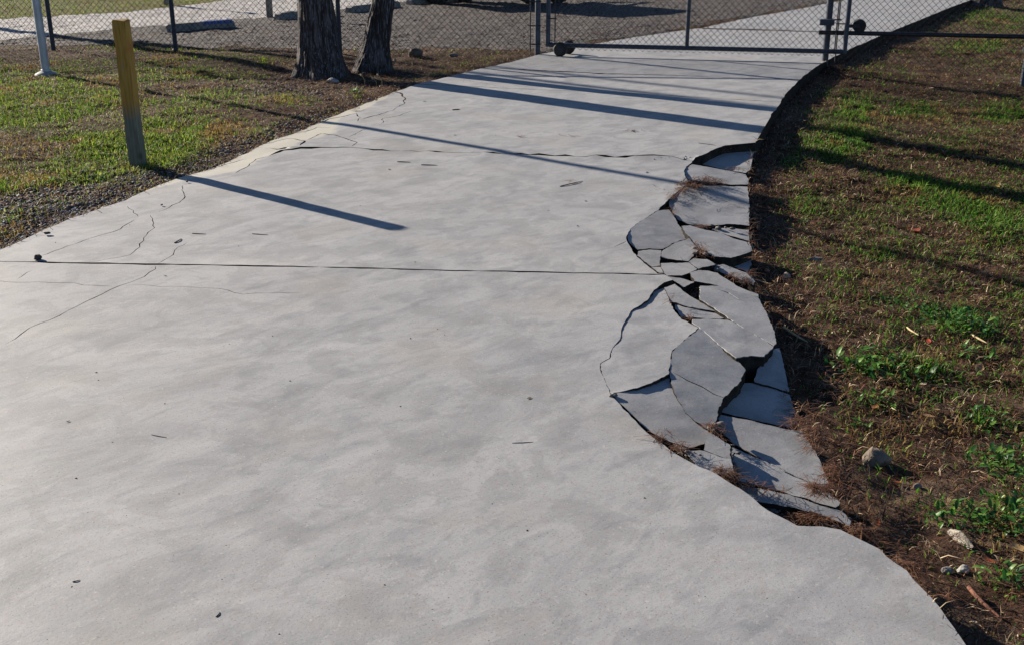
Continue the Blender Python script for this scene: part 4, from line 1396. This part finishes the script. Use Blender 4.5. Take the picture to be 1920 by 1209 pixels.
def icos():
    bm = bmesh.new(); bmesh.ops.create_icosphere(bm, subdivisions=1, radius=1)
    V = np.array([v.co[:] for v in bm.verts]); bm.verts.index_update()
    T = np.array([[v.index for v in f.verts] for f in bm.faces]); bm.free()
    return V, T


IV, IT = icos()


def stones_mesh(X, Y, Z, size, cols, rg, flat=.62):
    n, k = len(X), len(IV)
    sc = np.stack([1 + .5 * rg.random(n), 1 - .3 * rg.random(n), flat * (.7 + .6 * rg.random(n))], 1) * size[:, None]
    V = IV[None] * (1 + rg.normal(0, .13, (n, k, 1)))
    V = V * sc[:, None, :]
    a = rg.uniform(0, 6.28, n); c, s = np.cos(a)[:, None], np.sin(a)[:, None]
    x, y = V[..., 0] * c - V[..., 1] * s, V[..., 0] * s + V[..., 1] * c
    V = np.stack([x + X[:, None], y + Y[:, None], V[..., 2] + Z[:, None] + size[:, None] * .2], -1).reshape(-1, 3)
    T = (IT[None] + (np.arange(n) * k)[:, None, None]).reshape(-1, 3)
    return V, T, np.repeat(cols, k, axis=0)


STONE_C = [lin(98, 98, 106), lin(126, 126, 134), lin(78, 76, 82), lin(156, 154, 158), lin(110, 98, 90), lin(66, 62, 64), lin(92, 76, 64)]


def make_gravel():
    n = 420000
    u, v, X, Y, Z = sample_px(n, BOX)
    dl = XL(Y) - X
    nz = fbm(X * 2.2, Y * 2.2, 53, 3)
    strip = .55 + .5 * smooth(7.2, 6.0, Y)
    g = .95 * smooth(strip + .2, strip - .2, dl + .5 * (nz - .5)) * smooth(7.6, 6.9, Y)
    g = np.maximum(g, .42 * smooth(.42, .2, dl + .3 * (nz - .5)) * smooth(10.5, 9, Y))
    g = np.maximum(g, .8 * blob(u, v, 500, 165, 95, 18) + .8 * blob(u, v, 600, 172, 90, 14))
    g = np.maximum(g, np.where(zone_lot(X, Y) & ~zone_verge(X, Y) & ~zone_road(X, Y), .55 * smooth(.3, .5, nz), 0))
    g = np.where(dl < .01, 0, g)
    ok = (dl > .01) & (Y > 2.5) & (Y < 21.5) & keep_density(u, v, X, Y, 1800, n) & (RNG.random(n) < g)
    X, Y, Z = X[ok], Y[ok], Z[ok]
    size = (.005 + .008 * RNG.random(len(X)) ** 1.8) * (1 + .02 * Y)
    far = smooth(12.5, 14, Y)[:, None]
    V, T, C = stones_mesh(X, Y, Z, size, pal(len(X), STONE_C, RNG, .25) * (1 - .68 * far), RNG)
    me = np_mesh("gravel", V, T, C)
    tag(link("gravel", me, M_STONE_TINT), "loose grey gravel in the strip left of the driveway and in the car park", "gravel", kind="stuff")
    return len(X)


def make_litter():
    """grit, seeds and crumbs too many to count"""
    n = 320
    u = RNG.uniform(-100, 1750, n); v = 110 + 1150 * RNG.random(n) ** 1.25
    p = np.array([P(a, b_) for a, b_ in zip(u, v)])
    ok = (p[:, 0] > XL(p[:, 1]) + .1) & (p[:, 0] < XR(p[:, 1]) - .55)
    p = p[ok]; k = len(p)
    z = drive_z(p[:, 0], p[:, 1])
    size = (.0006 + .0016 * RNG.random(k) ** 5) * (1 + .14 * p[:, 1])
    V, T, C = stones_mesh(p[:, 0], p[:, 1], z, size, pal(k, [lin(60, 50, 44), lin(84, 70, 60), lin(120, 112, 104)], RNG), RNG)
    # crumbled concrete by the far joint and the near ledge
    tag(link("grit", np_mesh("grit", V, T, C), M_STONE_TINT), "dark grit scattered over the driveway concrete", "grit", kind="stuff")
    cr = []
    for cu, cv, ru, rv, m_, zz in [(1265, 297, 25, 1.5, 60, 0), (1480, 975, 50, 8, 320, -.13), (1530, 985, 40, 4, 160, -.13), (1410, 940, 20, 6, 60, -.11), (1340, 890, 14, 5, 40, -.05), (1440, 958, 15, 6, 40, -.1), (1272, 340, 20, 3, 8, -.02), (1318, 556, 3, 10, 24, -.06), (1335, 800, 6, 3, 14, -.03), (1370, 845, 10, 10, 12, -.05), (1290, 850, 20, 6, 16, -.02), (1150, 740, 5, 2, 8, 0)]:
        for _ in range(m_): cr.append((*P(random.gauss(cu, ru * .6), random.gauss(cv, rv * .6), zz),))
    nb = len(cr)
    for cu, cv, ru, rv, m_, zz in [(1340, 803, 10, 5, 7, -.05), (1275, 562, 8, 6, 5, -.05), (1300, 592, 6, 4, 5, -.05), (1246, 512, 5, 4, 5, -.03), (1336, 503, 14, 5, 7, -.05), (1400, 528, 14, 8, 6, -.08), (1490, 975, 40, 6, 14, -.12), (1545, 985, 30, 4, 10, -.12), (1420, 680, 12, 10, 8, -.14), (1312, 474, 12, 6, 6, -.05), (1345, 428, 30, 2, 6, -.07), (1378, 880, 4, 16, 6, -.07)]:
        for _ in range(m_): cr.append((*P(random.gauss(cu, ru * .6), random.gauss(cv, rv * .6), zz),))
    cr = np.array(cr); k = len(cr)
    csz = .003 + .008 * RNG.random(k) ** 2
    csz[nb:] = .007 + .012 * RNG.random(k - nb)
    V, T, C = stones_mesh(cr[:, 0], cr[:, 1], cr[:, 2], csz, pal(k, [lin(112, 111, 112), lin(94, 93, 95), lin(128, 123, 117)], RNG, .15), RNG)
    tag(link("concrete_crumbs", np_mesh("concrete_crumbs", V, T, C), M_STONE_TINT), "crumbs of broken concrete lying in the gaps of the broken edge", "crumbs", kind="stuff")


print("grass", make_grass(), "dry", make_dry(), "gravel", make_gravel())
make_needles()
make_litter()

# ------------------------------------------------------------------ broadleaf weeds
def weed_mesh(n, spread, h, seed, ls=.03):
    rg = random.Random(seed)
    V, T, C = [], [], []
    for i in range(n):
        a = rg.uniform(0, 6.283); r0 = spread * rg.random() ** .7
        el = rg.uniform(.15, 1.1)
        l = ls * rg.uniform(.6, 1.4); w = l * rg.uniform(.32, .5)
        base = Vector((math.cos(a) * r0, math.sin(a) * r0, h * rg.random() * (1 - .5 * r0 / spread)))
        b = rg.uniform(0, 6.283)
        f = Vector((math.cos(b) * math.cos(el), math.sin(b) * math.cos(el), math.sin(el)))
        s = f.cross(Vector((0, 0, 1))).normalized()
        up = s.cross(f)
        if not V: V.append(Vector((0, 0, -.004))); C.append(lin(84, 96, 48))
        V.append(base + s * .0012); C.append(lin(84, 96, 48)); T.append((0, len(V) - 1, len(V)))
        k = len(V)
        droop = rg.uniform(.05, .3) * l
        V += [base, base + f * l * .35 + s * w * .45 + up * w * .12, base + f * l * .35 - s * w * .45 + up * w * .12, base + f * l * .4,
              base + f * l * .72 + s * w * .38 - up * droop * .3 + up * w * .1, base + f * l * .72 - s * w * .38 - up * droop * .3 + up * w * .1, base + f * l * .75 - up * droop * .3, base + f * l - up * droop]
        T += [(k, k + 3, k + 1), (k, k + 2, k + 3), (k + 1, k + 3, k + 6), (k + 1, k + 6, k + 4), (k + 2, k + 5, k + 6), (k + 2, k + 6, k + 3), (k + 4, k + 6, k + 7), (k + 5, k + 7, k + 6)]
        g = rg.choice([lin(62, 112, 40), lin(84, 134, 50), lin(46, 88, 36), lin(108, 146, 60)])
        q = rg.uniform(.8, 1.2)
        C += [(g[0] * q, g[1] * q, g[2] * q)] * 8
    return np_mesh("weed_plant", np.array([tuple(v) for v in V]), np.array(T), np.array(C))


WEEDS = [
    (1590, 690, 60, .10, .05, .035, "low leafy weed nearest the driveway edge below the bare soil patch"),
    (1645, 672, 50, .10, .05, .035, "leafy weed just right of the one nearest the driveway edge"),
    (1672, 700, 90, .15, .06, .04, "wide broadleaf weed cluster right of the leafy pair"),
    (1800, 612, 150, .18, .09, .036, "tall dense broadleaf weed clump, bushiest on the right side"),
    (1745, 598, 60, .13, .05, .03, "loose leafy weed left of the bushiest clump"),
    (1690, 572, 50, .12, .05, .03, "small leafy weed above the wide cluster"),
    (1815, 668, 40, .10, .04, .032, "flat weed below the bushiest clump"),
    (1650, 755, 40, .10, .04, .03, "small weed below the wide broadleaf cluster"),
    (1610, 800, 12, .04, .03, .03, "tiny single sprig between the driveway and the grey rock"),
    (1880, 875, 90, .13, .07, .035, "leafy weed at the right picture edge above the shell fragment"),
    (1850, 790, 60, .10, .05, .03, "short weed right of the grey rock, high on the slope"),
    (1780, 975, 60, .10, .06, .03, "weed tuft just left of the white shell fragment's upper end"),
    (1890, 975, 110, .14, .07, .032, "spreading weed at the right picture edge beside the shell fragment"),
    (1880, 1090, 40, .08, .05, .032, "pale weed sprig at the right picture edge near the red bark strip"),
    (1500, 420, 10, .05, .03, .022, "tiny bright sprig beside the large far slab pieces"),
    (667, 178, 70, .09, .08, .024, "bright green weed tuft between the slimmer tree and the driveway"),
    (1590, 275, 70, .10, .06, .024, "rounded green weed in the strip of sun between tree shadows"),
    (1480, 308, 30, .08, .04, .022, "small leafy weed beside the sunken farthest slab piece"),
]
for i, (u, v, n, sp_, h, ls, lab) in enumerate(WEEDS):
    x, y, z = [float(q[0]) for q in project(np.array([u * 1.0]), np.array([v * 1.0]))]
    o = link("weed_plant", weed_mesh(max(6, int(n * 1.1)), sp_, h * .9, 900 + i, ls * 1.0), M_LEAF)
    o.location = (x, y, z)
    tag(o, lab, "weed", "leafy weeds beside the driveway")

# three dry seed stalks by the slim tree
for (u, v, hh, lx, lab) in [(684, 163, .11, -.03, "dry seed stalk, leftmost of the three near the slim tree"), (706, 163, .075, -.04, "shortest dry seed stalk, middle of the three near the slim tree"), (716, 166, .125, -.035, "tallest dry seed stalk, rightmost of the three near the slim tree")]:
    x, y, z = [float(q[0]) for q in project(np.array([u * 1.0]), np.array([v * 1.0]))]
    t = empty("seed_stalk", (x, y, z)); tag(t, lab, "seed stalk", "dry seed stalks by the driveway")
    MB().tube([(0, 0, 0), (.003, 0, hh * .5), (lx * .6, 0, hh * .9), (lx, 0, hh)], [.003, .0028, .0025, .002], 6).build("stem", simple_mat("straw", lin(170, 150, 110), lin(200, 182, 140), 40, .8, 0, 0) if "straw" not in bpy.data.materials else bpy.data.materials["straw"], t, True)
    MB().lathe([(.002, -.012), (.008, -.004), (.009, .004), (.003, .012)], (lx, 0, hh), n=10).build("seed_head", bpy.data.materials["straw"], t, True)

# ------------------------------------------------------------------ single stones
def rock(name, u, v, size, col, label, cat, seed, z=None, group=None, flat=.65, rz=0.0):
    if z is None: x, y, z = [float(q[0]) for q in project(np.array([u * 1.0]), np.array([v * 1.0]))]
    else: x, y, z = P(u, v, z)
    rg = random.Random(seed)
    bm = bmesh.new()
    for _ in range(16):
        q = Vector((rg.gauss(0, 1), rg.gauss(0, 1), rg.gauss(0, 1))).normalized() * rg.uniform(.82, 1.08)
        bm.verts.new((q.x * size[0] * .56, q.y * size[1] * .56, q.z * size[2] * .56))
    bmesh.ops.convex_hull(bm, input=bm.verts[:])
    bmesh.ops.delete(bm, geom=[w for w in bm.verts if not w.link_faces], context='VERTS')
    bmesh.ops.bevel(bm, geom=bm.edges[:], offset=min(size) * .10, segments=2, affect='EDGES', clamp_overlap=True)
    bmesh.ops.triangulate(bm, faces=bm.faces[:])
    bmesh.ops.subdivide_edges(bm, edges=[e for e in bm.edges if e.calc_length() > min(size) * .25], cuts=2, use_grid_fill=True)
    for w in bm.verts:
        w.co *= 1 + .10 * (float(fbm(w.co.x / size[0] * 5 + seed, w.co.y / size[0] * 5 + w.co.z / size[0] * 4, seed)) - .5)
    for f in bm.faces: f.smooth = True
    me = bpy.data.meshes.new(name); bm.to_mesh(me); bm.free()
    mname = "stone_%d" % (int(col[0]) * 7 + int(col[1]))
    mt = bpy.data.materials.get(mname) or simple_mat(mname, lin(*[c * .5 for c in col]), lin(*[c * .9 for c in col]), 16, .85, 0, .5, .01)
    o = link(name, me, mt)
    o.location = (x, y + size[1] * .3, z + size[2] * (.3 if z == 0 else .16))
    o.rotation_euler = (0, 0, rz)
    tag(o, label, cat, group)


rock("rock", 1645, 874, (.105, .085, .085), (150, 134, 118), "fist sized brown rock on bare soil right of the broken strip", "rock", 3)
rock("rock", 622, 157, (.15, .12, .075), (196, 194, 194), "smooth pale rock at the foot of the thick tree trunk", "rock", 5)
rock("rock", 778, 108, (.19, .15, .17), (118, 104, 90), "largest rough brown rock between the slim tree and the gate", "rock", 8)
rock("rock", 850, 108, (.12, .09, .07), (140, 132, 122), "low grey brown rock between the rough rock and the gate post", "rock", 9)
rock("pebble", 70, 488, (.042, .036, .034), (84, 78, 78), "dark pebble lying at the near joint on the left of the driveway", "pebble", 11, 0.0)
rock("pebble", 87, 440, (.036, .028, .02), (70, 66, 66), "dark pebble on the driveway by the gravel strip", "pebble", 12, 0.0)
rock("pebble", 350, 342, (.018, .016, .014), (90, 70, 60), "small brown pebble at the start of the post's shadow", "pebble", 13, 0.0)
rock("pebble", 303, 386, (.016, .016, .012), (70, 66, 66), "tiny dark pebble between the left cracks", "pebble", 14, 0.0)
rock("pebble", 1474, 522, (.055, .045, .04), (186, 176, 160), "whitish stone near the outer edge of the small shattered pieces", "pebble", 15)
rock("pebble", 1438, 510, (.03, .026, .024), (196, 140, 110), "small orange stone beside the shattered pieces", "pebble", 16)
rock("pebble", 1530, 490, (.085, .03, .03), (190, 188, 186), "flat long pale stone upslope of the whitish one", "pebble", 17)
rock("pebble", 1806, 1072, (.05, .035, .03), (206, 202, 196), "white stone below the shell fragment", "pebble", 18)
rock("pebble", 1778, 1074, (.045, .03, .025), (150, 148, 148), "grey stone left of the white one below the shell fragment", "pebble", 19)
rock("pebble", 1720, 915, (.035, .025, .022), (170, 164, 166), "grey white stone below right of the brown rock", "pebble", 20)
rock("pebble", 740, 115, (.05, .04, .03), (210, 208, 204), "small white stone right of the slim tree trunk", "pebble", 21)
rock("pebble", 326, 95, (.09, .05, .04), (206, 206, 208), "white stone at the foot of the fence post behind the yellow post", "pebble", 22)
rock("pebble", 95, 337, (.05, .03, .025), (206, 204, 206), "white stone at the upper rim of the gravel strip", "pebble", 23)
rock("pebble", 62, 419, (.06, .05, .045), (74, 70, 74), "dark stone at the lower rim of the gravel strip", "pebble", 24)

# ------------------------------------------------------------------ bark, shell, sticks, leaves, twigs
def stick(u0, v0, u1, v1, r, mat, label, name="stick", cat="stick", group=None, z=None, bend=.01, lift=.008):
    if z is None:
        a = Vector([float(q[0]) for q in project(np.array([u0 * 1.]), np.array([v0 * 1.]))]); b = Vector([float(q[0]) for q in project(np.array([u1 * 1.]), np.array([v1 * 1.]))])
    else:
        a = Vector(P(u0, v0, z)); b = Vector(P(u1, v1, z))
        a.z += float(drive_z(a.x, a.y)); b.z += float(drive_z(b.x, b.y))
    a.z += r + lift; b.z += r + lift
    n = (b - a).cross(Vector((0, 0, 1))).normalized()
    pts = [a.lerp(b, t) + n * bend * math.sin(t * 3.1) + Vector((0, 0, bend * .4 * math.sin(t * 3.1))) for t in (0, .2, .4, .6, .8, 1)]
    o = MB().tube(pts, [r, r * 1.05, r, r * .9, r * .75, r * .4], 8).build(name, mat, None, True, origin=a.lerp(b, .5))
    return tag(o, label, cat, group)


M_STRAW = bpy.data.materials["straw"]
M_REDBARK = simple_mat("red_bark", lin(78, 46, 34), lin(128, 80, 58), 60, .8, 0, .3, .003)
M_TWIG = simple_mat("dark_twig", lin(60, 48, 40), lin(96, 80, 66), 60, .8, 0, .2, .002)
M_SHELL = simple_mat("bleached_shell", lin(88, 76, 66), lin(206, 198, 184), 60, .6, 0, .4, .004)
stick(1815, 1108, 1872, 1163, .006, M_REDBARK, "reddish strip of bark on the bare soil at the lower right", "bark_strip", "bark")
stick(1468, 618, 1514, 646, .005, M_STRAW, "straw coloured stick by the broken edge in shadow", bend=.012)
stick(1408, 440, 1416, 478, .004, M_STRAW, "thin straw stalk lying along the edge of the lens shaped piece", bend=.012)
stick(1412, 527, 1450, 539, .003, M_STRAW, "thin pale stem beside the shattered pieces", bend=.006)
stick(1700, 618, 1722, 632, .004, M_STRAW, "short straw stick above the wide weed cluster")
stick(1820, 632, 1850, 648, .005, M_STRAW, "short straw stick below the bushiest weed clump", bend=.012)
stick(284, 815, 313, 820, .0011, M_TWIG, "thin dark twig on the near driveway at the left", "twig", "twig", "twigs lying on the driveway", 0, .002, -.0006)
stick(960, 830, 1000, 828, .0011, M_TWIG, "straight dark twig in the middle of the near bay", "twig", "twig", "twigs lying on the driveway", 0, .002, -.0006)
stick(327, 455, 340, 447, .003, M_TWIG, "short curled twig just above the near joint", "twig", "twig", "twigs lying on the driveway", 0, .006, -.001)
stick(360, 437, 386, 438, .002, M_TWIG, "thin twig left of the tip of the post's shadow", "twig", "twig", "twigs lying on the driveway", 0, .002, -.0006)
stick(473, 438, 503, 440, .002, M_TWIG, "thin twig below the middle of the post's shadow", "twig", "twig", "twigs lying on the driveway", 0, .002, -.0006)
stick(1050, 350, 1092, 340, .003, M_TWIG, "bent twig by the loose needles in the middle bay", "twig", "twig", "twigs lying on the driveway", 0, .008, -.001)
stick(1310, 272, 1342, 276, .002, M_TWIG, "thin twig just above the farthest broken piece", "twig", "twig", "twigs lying on the driveway", 0, .002, -.0006)
stick(745, 303, 770, 304, .003, M_TWIG, "left one of two twigs below the far joint", "twig", "twig", "twigs lying on the driveway", 0, .004, -.001)
stick(790, 309, 820, 310, .003, M_TWIG, "right one of two twigs below the far joint", "twig", "twig", "twigs lying on the driveway", 0, .004, -.001)
stick(404, 1097, 412, 1148, .0012, M_TWIG, "fine upright lying twig near the bottom of the picture", "twig", "twig", "twigs lying on the driveway", 0, .004, .001) if False else None
stick(136, 1088, 150, 1085, .0014, M_TWIG, "fine twig in the lower left corner of the driveway", "twig", "twig", "twigs lying on the driveway", 0, .002, -.0004)
stick(405, 1155, 412, 1146, .0014, M_TWIG, "fine twig nearest the bottom edge", "twig", "twig", "twigs lying on the driveway", 0, .002, -.0004)
stick(848, 208, 862, 207, .004, M_TWIG, "small twig on the sunny bay below the tree shadows", "twig", "twig", "twigs lying on the driveway", 0, .002, -.0006)


def shell():
    a = Vector([float(q[0]) for q in project(np.array([1785.]), np.array([1000.]))]); b = Vector([float(q[0]) for q in project(np.array([1818.]), np.array([1030.]))])
    bm = bmesh.new()
    n, m = 14, 9
    L = (b - a).length + .03
    rows = []
    for i in range(n):
        s = i / (n - 1)
        w = .017 * (math.sin(math.pi * (.12 + .8 * s))) ** .6
        row = []
        for j in range(m):
            t = (j / (m - 1) - .5) * 2
            row.append(bm.verts.new((s * L - L / 2, t * w, .028 * (1 - t * t) * math.sin(math.pi * (.1 + .8 * s)) + random.uniform(-.002, .002))))
        rows.append(row)
    for r1, r2 in zip(rows, rows[1:]):
        for j in range(m - 1): bm.faces.new((r1[j], r1[j + 1], r2[j + 1], r2[j]))
    g = bmesh.ops.solidify(bm, geom=bm.faces[:], thickness=.004)
    me = bpy.data.meshes.new("shell_fragment"); bm.to_mesh(me); bm.free(); shade_smooth(me)
    o = link("shell_fragment", me, M_SHELL)
    o.location = a.lerp(b, .5) + Vector((0, 0, .004)); o.rotation_euler = (0, R(-4), math.atan2(b.y - a.y, b.x - a.x))
    tag(o, "bleached elongated shell fragment on bare soil at the lower right", "shell")


shell()


def dead_leaf(u, v, L, col, label, seed, on=None, stand=0.0):
    rg = random.Random(seed)
    if on is None: x, y, z = [float(q[0]) for q in project(np.array([u * 1.]), np.array([v * 1.]))]
    else: x, y, z = P(u, v, on); z = on + float(drive_z(x, y))
    n = 7
    V, T = [], []
    curl = rg.uniform(.2, .55) if on is None else .12; fold = rg.uniform(.15, .45) if on is None else .1
    for i in range(n):
        s = i / (n - 1)
        w = L * .26 * math.sin(math.pi * min(1, s * .96 + .03)) ** .8
        zz = L * curl * (s - .5) ** 2
        for k in (-1, 0, 1): V.append((L * (s - .5), k * w * rg.uniform(.85, 1.1), zz + abs(k) * w * fold))
    for i in range(n - 1):
        for k in range(2):
            a = i * 3 + k
            T += [(a, a + 1, a + 4), (a, a + 4, a + 3)]
    c = np.tile(np.array(lin(*col)), (len(V), 1)) * (np.array([.85 + .3 * rg.random() for _ in V])[:, None])
    o = link("dead_leaf", np_mesh("dead_leaf", np.array(V), np.array(T), c), M_LEAF)
    o.location = (x, y, z + (.012 if on is None else .002))
    o.rotation_euler = (rg.uniform(-.4, .4) if on is None else 0, -stand + (rg.uniform(-.3, .3) if on is None else 0), rg.uniform(0, 6.28))
    tag(o, label, "leaf", "fallen dead leaves")


LEAVES = [
    (1752, 773, .05, (206, 176, 128), "pale tan leaf right of the small weed below the wide cluster"),
    (1738, 785, .055, (186, 150, 104), "tan leaf left of the short weed on the slope"),
    (1640, 768, .05, (176, 120, 76), "orange brown leaf above the grey brown rock"),
    (1680, 909, .045, (204, 112, 62), "bright orange leaf below the brown rock"),
    (1853, 1057, .055, (200, 104, 58), "orange leaf below the shell fragment"),
    (1912, 1032, .06, (222, 188, 134), "cream leaf at the right picture edge beside the shell fragment"),
    (1915, 822, .05, (210, 166, 112), "tan leaf at the right picture edge above the edge weed"),
    (1644, 376, .05, (220, 160, 100), "single orange leaf in the grass between the shadows and the slabs"),
    (1716, 438, .10, (150, 74, 48), "large rusty leaf lying in the darker grass"),
    (1870, 353, .06, (222, 182, 112), "golden leaf in the lush grass at the right"),
    (1706, 299, .05, (216, 178, 136), "small tan leaf on the lower rim of the tree shadow"),
    (1604, 346, .04, (236, 220, 206), "whitish leaf fragment in the sunlit grass"),
    (1465, 375, .04, (230, 206, 196), "pinkish leaf fragment by the large far slab piece"),
    (1510, 258, .09, (206, 190, 128), "long yellowish leaf near the shaded driveway edge"),
    (1745, 169, .07, (226, 210, 180), "pale leaf lying on the brown soil under the track pipe"),
    (1762, 193, .06, (206, 178, 128), "tan leaf below the pale one under the track pipe"),
    (1857, 158, .08, (190, 140, 84), "upright brown leaf left of the pipe's support post"),
    (1835, 150, .07, (232, 222, 204), "white leaf fragment on the soil by the support post"),
    (1820, 213, .05, (224, 190, 120), "yellow leaf in the grass below the support post"),
    (1858, 233, .05, (200, 130, 70), "orange leaf in the grass at the right of the tree shadow"),
    (1740, 645, .045, (196, 90, 70), "reddish leaf on the wide broadleaf weed cluster"),
    (1835, 695, .07, (216, 176, 132), "long tan leaf below the flat weed"),
    (1730, 725, .05, (224, 208, 176), "cream curled leaf below the wide weed cluster"),
    (1620, 1010, .05, (196, 150, 96), "tan leaf at the near end of the broken strip"),
    (1645, 985, .03, (196, 104, 66), "small orange leaf beyond the near end of the broken strip"),
]
for i, (u, v, L, c, lab) in enumerate(LEAVES): dead_leaf(u, v, L, c, lab, 1200 + i, None, .9 if "upright" in lab else 0)
DRIVE_LEAVES = [
    (992, 746, .028, (120, 104, 70), "curled brown leaf lying on the near bay"),
    (128, 791, .02, (50, 44, 42), "dark leaf bit on the left of the near bay"),
    (310, 518, .022, (60, 54, 50), "dark leaf bit just below the near joint"),
    (796, 192, .05, (64, 54, 48), "dark leaf bit on the far sunny bay at the left"),
    (858, 207, .05, (84, 70, 58), "brown leaf bit with a stem on the far sunny bay"),
    (1213, 324, .04, (70, 56, 46), "dark brown leaf bit above the pole's shadow"),
    (1083, 423, .025, (60, 54, 50), "small dark leaf bit in the middle bay"),
    (1098, 377, .03, (110, 84, 64), "brown leaf bit right of the bent twig"),
    (1028, 395, .02, (80, 70, 60), "tiny leaf bit below the bent twig"),
    (730, 317, .035, (64, 56, 50), "dark leaf bit below the two twigs"),
    (853, 255, .035, (64, 56, 50), "dark leaf bit just above the far joint"),
    (1187, 248, .06, (84, 70, 58), "leaf bit beside the stray needles on the far bay"),
    (705, 188, .07, (110, 96, 84), "flat leaf at the left rim below the slim tree"),
    (1100, 195, .06, (70, 60, 62), "leaf bit lying inside the widest tree shadow"),
]
for i, (u, v, L, c, lab) in enumerate(DRIVE_LEAVES): dead_leaf(u, v, L * .75, c, lab, 1400 + i, 0.0)
